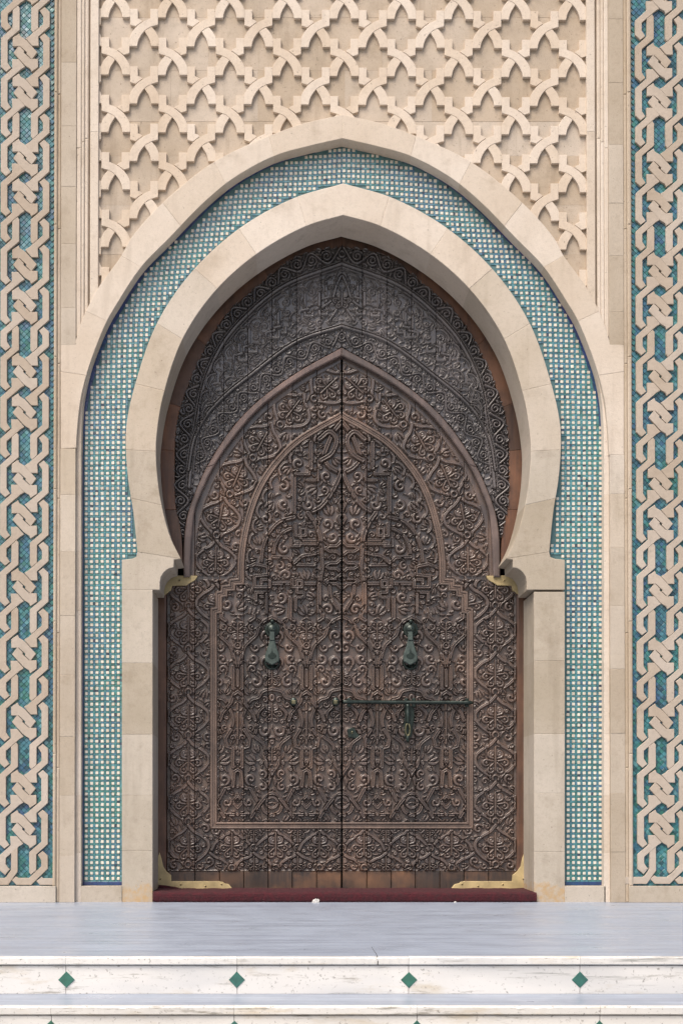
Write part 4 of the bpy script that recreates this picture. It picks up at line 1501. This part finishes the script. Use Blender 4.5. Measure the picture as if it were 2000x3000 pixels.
seams = [490, 498.5, 571, 643, 714, 785.5, 856, 927.5, 999.2]
LF = LEAF_D - 0.016       # about the top of the carving
for mirror in (False, True):
    leaf = thing('door_leaf', 'right carved wooden door leaf with the long bolt and a keyhole' if mirror else 'left carved wooden door leaf with a knocker and no bolt bar', 'door',
                 W(1255 if mirror else 745, 2610, LEAF_D), 'pair of carved door leaves')
    mx = (lambda x: 2 * MX - x) if mirror else (lambda x: x)
    R_top = R_leaf & (Y_ < 2553)
    for a, b2 in zip(seams[:-1], seams[1:]):
        gp = random.choice((0.3, 0.5, 0.9))
        carved_board('carved_plank', a + (0.4 if a > 490 else 0), b2 - (gp if b2 < 999 else 1.2), R_top, mirror, LEAF_D, M['leaf_wood'] if a > 600 else M['leaf_wood'], leaf)
    for k, (a, b2) in enumerate(zip(seams[1:-1], seams[2:])):
        a = 492 if k == 0 else a
        cut = random.uniform(-2, 2)
        prism('bottom_board', [(mx(a + 0.9), 2553.5), (mx(b2 - 0.9), 2553.5), (mx(b2 - 0.9), 2611 + cut * .5), (mx(a + 0.9), 2611 - cut * .5)], LEAF_D - 0.005 + random.uniform(-0.003, 0.003), LEAF_D + 0.03, M['plain_wood'], leaf, 1.2)
    # stepped and arched frame moulding of three ribs, in lengths
    fl = [(min(x, 999.0), y) for x, y in frame_line]
    cuts = [0, 1, 2, 9, 25, 49, len(fl) - 1]
    for o0, o1, dd in ((-9.5, -4.0, 0.018), (-3.2, 2.6, 0.013), (3.4, 9.0, 0.020)):
        A_, B_ = miter(fl, o0), miter(fl, o1)
        A_ = [(min(x, 999.6), y) for x, y in A_]; B_ = [(min(x, 999.6), y) for x, y in B_]
        for k0, k1 in zip(cuts[:-1], cuts[1:]):
            k1 = min(k1, len(fl) - 1)
            if k1 <= k0:
                continue
            pl = A_[k0:k1 + 1] + B_[k0:k1 + 1][::-1]
            prism('frame_moulding', [(mx(x), y) for x, y in pl], LEAF_D - dd, LEAF_D + 0.004, M['frame_wood'], leaf, 1.6)
    # brass plates
    bp = [(467, 2498), (473, 2516), (478, 2539), (488, 2555), (501, 2566), (502, 2583), (642, 2583), (652.5, 2585), (657, 2589), (670, 2592), (679, 2603), (681, 2611), (460, 2611), (461, 2516)]
    br_ = prism('brass_plate', [(mx(x), y) for x, y in bp], LEAF_D - 0.026, LEAF_D + 0.02, M['brass'], leaf, 0.8)
    for x, y in ((470, 2576), (530, 2592), (602, 2597), (649, 2591)):
        lathe_y('screw', [(3.2, LEAF_D - 0.0255), (3.0, LEAF_D - 0.0285), (1.5, LEAF_D - 0.0295)], W(mx(x), y, LEAF_D - 0.026), M['brass'], br_, 10)
    tp = [(521, 1686), (578, 1687), (575, 1695), (568, 1702), (555, 1708), (545, 1715), (504, 1715.5), (499, 1730), (487, 1739), (472, 1752), (470, 1740), (474, 1708), (490, 1694), (515, 1684)]
    bt = prism('brass_plate', [(mx(x), y) for x, y in tp], LEAF_D - 0.027, LEAF_D + 0.02, M['brass'], leaf, 0.8)
    lathe_y('screw', [(3.4, LEAF_D - 0.0265), (3.2, LEAF_D - 0.030), (1.5, LEAF_D - 0.031)], W(mx(526), 1701.5, LEAF_D - 0.027), M['brass'], bt, 10)
    # knocker
    kx = 797 if not mirror else 1202
    c = W(kx, 1845, LF)
    kn = lathe_y('knocker', [(24, LEAF_D), (24, LF - 0.004), (22.5, LF - 0.009), (20, LF - 0.014), (19, LF - 0.012), (16, LF - 0.022), (10, LF - 0.031), (4, LF - 0.035), (0.5, LF - 0.0355)], c, M['bronze'], leaf)
    c2 = W(kx, 1822, LF)
    lathe_y('hinge_knob', [(6, LF - 0.004), (6, LF - 0.02), (4, LF - 0.026), (0.5, LF - 0.027)], c2, M['bronze'], kn, 14)
    prism('strap', [(kx - 6.5, 1849), (kx + 6.5, 1849), (kx + 7.5, 1876), (kx - 7.5, 1876)], LF - 0.046, LF - 0.028, M['pale_bronze'], kn, 1.5)
    prism('ring_eye', [(kx - 7, 1844), (kx + 7, 1844), (kx + 6, 1848), (kx - 6, 1848)], LF - 0.050, LF - 0.03, M['bronze'], kn, 1)
    pear = catmull([(kx, 1876), (kx + 8, 1876), (kx + 9.5, 1884), (kx + 14, 1900), (kx + 20, 1918), (kx + 21.5, 1930), (kx + 18, 1938), (kx + 8, 1944), (kx, 1948), (kx - 8, 1944),
                    (kx - 18, 1938), (kx - 21.5, 1930), (kx - 20, 1918), (kx - 14, 1900), (kx - 9.5, 1884), (kx - 8, 1876), (kx, 1876)], 4)
    prism('hand_plate', pear[:-1], LF - 0.040, LF - 0.012, M['pale_bronze'], kn, 2.5)
    prism('cutout', catmull([(kx, 1897), (kx + 3.5, 1912), (kx + 11, 1918), (kx + 11, 1926), (kx, 1932), (kx - 11, 1926), (kx - 11, 1918), (kx - 3.5, 1912), (kx, 1897)], 4)[:-1],
          LF - 0.0412, LF - 0.03, M['bronze'], kn, 0.5)
    lathe_y('strike_bowl', [(24, LEAF_D), (24, LF - 0.003), (22, LF - 0.009), (19.5, LF - 0.010), (18, LF - 0.004), (12, LF + 0.002), (1, LF + 0.004)], W(kx, 1941, LF), M['bronze'], kn)
    if mirror:
        # bolt bar, its staples, drop handle
        zb = 2058
        a, b2 = W(1004, zb - 1, LF - 0.032), W(1385, zb + 1, LF - 0.03)
        ts = [0, .01, .03, .05, .052, .5, .93, .95, .975, .985, 1.0]
        rs = [.011, .0135, .0135, .012, .0115, .0115, .0115, .0135, .0135, .010, .008]
        bolt = rod('bolt_bar', [tuple(Vector(a).lerp(Vector(b2), t)) for t in ts], rs, M['bronze'], leaf)
        for x in (1022, 1190, 1212, 1368):
            prism('bolt_staple', [(x - 5, zb - 12), (x + 5, zb - 12), (x + 5, zb + 13), (x - 5, zb + 13)], LF - 0.034 if x != 1368 else LF - 0.02, LEAF_D, M['bronze'], bolt, 2)
        prism('bolt_guard', [(1184, 2068), (1212, 2068), (1214, 2100), (1208, 2135), (1206, 2160), (1186, 2160), (1182, 2130), (1186, 2100)], LF - 0.012, LEAF_D, M['bronze'], bolt, 2)
        hz = [2064, 2070, 2085, 2088, 2100, 2112, 2116, 2120]
        hr = [.0135, .013, .0125, .0155, .0135, .0155, .012, .010]
        rod('bolt_handle', [W(1194, z, LF - 0.034) for z in hz], hr, M['bronze'], bolt)
        rod('handle_loop', [W(1194 + 6.5 * math.sin(2 * PI * k / 20), 2138 - 18 * math.cos(2 * PI * k / 20) , LF - 0.036) for k in range(21)], 0.0052, M['worn_bronze'], bolt, 8)
        rod('handle_tip', [W(1194, z, LF - 0.03) for z in (2156, 2160, 2166, 2170, 2176)], [.008, .012, .012, .010, .006], M['bronze'], bolt)
        ke = prism('keyhole_plate', catmull([(1020, 2160), (1018, 2140), (1026, 2133), (1038, 2134), (1044, 2146), (1060, 2163), (1040, 2164), (1020, 2160)], 4)[:-1], LF - 0.012, LEAF_D, M['bronze'], leaf, 2)
        lathe_y('keyhole', [(3.6, LF - 0.0135), (3.2, LF - 0.0155), (1, LF - 0.016)], W(1031, 2147, LF - 0.01), M['worn_bronze'], ke, 12, 0.8, 1.5)
    else:
        for x in (860, 983):
            kb = lathe_y('bolt_socket', [(13, LEAF_D), (13, LF - 0.004), (10, LF - 0.008), (10.5, LF - 0.018), (12.5, LF - 0.024), (11, LF - 0.030), (4, LF - 0.031)], W(x, 2057, LF), M['bronze'], leaf, 16, 0.85, 1.05)
            prism('collar', rect(x - 6, 2052, x + 6, 2063), LF - 0.034, LF - 0.01, M['worn_bronze'], kb, 2)

# ------------------------------------------------------------------ carpet on the threshold
def carpet():
    t = thing('carpet', 'dark red carpet strip covering the stone threshold below the door', 'carpet', (W(1008, 2645)[0], 0.2, 0))
    prof = [(0.018, 0.0), (0.012, 0.012), (0.010, 0.035), (0.012, 0.054), (0.020, 0.064), (0.034, 0.0685), (0.06, 0.070), (0.2, 0.071), (0.40, 0.073)]
    x0, x1 = W(447.5, 0, 0.02)[0], W(1571, 0, 0.02)[0]
    n = 260
    v, f = [], []
    for i in range(n + 1):
        x = x0 + (x1 - x0) * i / n
        w1 = 0.0012 * math.sin(i * .37) + 0.001 * math.sin(i * .113 + 1) + random.uniform(-.0007, .0007)
        for k, (y, z) in enumerate(prof):
            xx = x
            if y > 0.03:
                xx = max(W(448, 0, 0.035)[0], min(W(1563, 0, 0.035)[0], x))
            v.append((xx, y + w1 * .6 + random.uniform(-.0007, .0007), max(0, z * 0.87 + (w1 if k else 0) + (random.uniform(0, .003) if k == 0 else 0))))
    m = len(prof)
    for i in range(n):
        for k in range(m - 1):
            f.append((i * m + k, (i + 1) * m + k, (i + 1) * m + k + 1, i * m + k + 1))
    f.append(tuple(range(m))); f.append(tuple(n * m + k for k in range(m))[::-1])
    mesh('carpet_strip', v, f, M['carpet'], t, False)
    prism('carpet_fold', [(459, 2613), (465, 2594), (482, 2595), (512, 2600), (545, 2607), (575, 2613)], 0.325, 0.345, M['carpet'], t, 1)
    prism('carpet_fold', [(1310, 2613), (1330, 2608), (1372, 2606), (1400, 2604), (1470, 2606), (1545, 2602), (1560, 2604), (1562, 2613)], 0.325, 0.345, M['carpet'], t, 1)
carpet()


def scrap(px, py, w, h, label):
    c = W(px, py, -0.004)
    v, f = [], []
    n, m = 9, 5
    for i in range(m + 1):
        for k in range(n):
            a = 2 * PI * k / n
            e = PI / 2 * i / m
            r = 1 + random.uniform(-.28, .22)
            v.append((c[0] + w * S / 2 * math.cos(a) * math.cos(e) * r, c[1] + 0.007 * math.sin(a) * math.cos(e), max(0.0, h * S * math.sin(e) * r)))
    for i in range(m):
        for k in range(n):
            j = (k + 1) % n
            f.append((i * n + k, i * n + j, (i + 1) * n + j, (i + 1) * n + k))
    o = mesh('paper_scrap', v, f, M['paper'], None)
    o['label'] = label; o['category'] = 'litter'
scrap(925, 2643, 24, 11, 'crumpled white paper scrap lying against the red carpet near the middle')
scrap(1333, 2645, 8, 3, 'tiny white scrap on the landing at the right half of the carpet')

tw_d = E1 - 0.004
tw = [W(x, y, tw_d) for x, y in catmull([(1090, 2778), (1097.4, 2790), (1103, 2797.6), (1105.7, 2806), (1106.6, 2817), (1106, 2828)], 4)]
tw = [(x, y + 0.03 * (1 - i / (len(tw) - 1)), z) for i, (x, y, z) in enumerate(tw)]
o = rod('dry_stem', tw, [0.0006 + 0.0012 * i / (len(tw) - 1) for i in range(len(tw))], M['twig'], None, 6)
o['label'] = 'thin bent dark plant stem growing from the joint of the upper step'; o['category'] = 'plant'
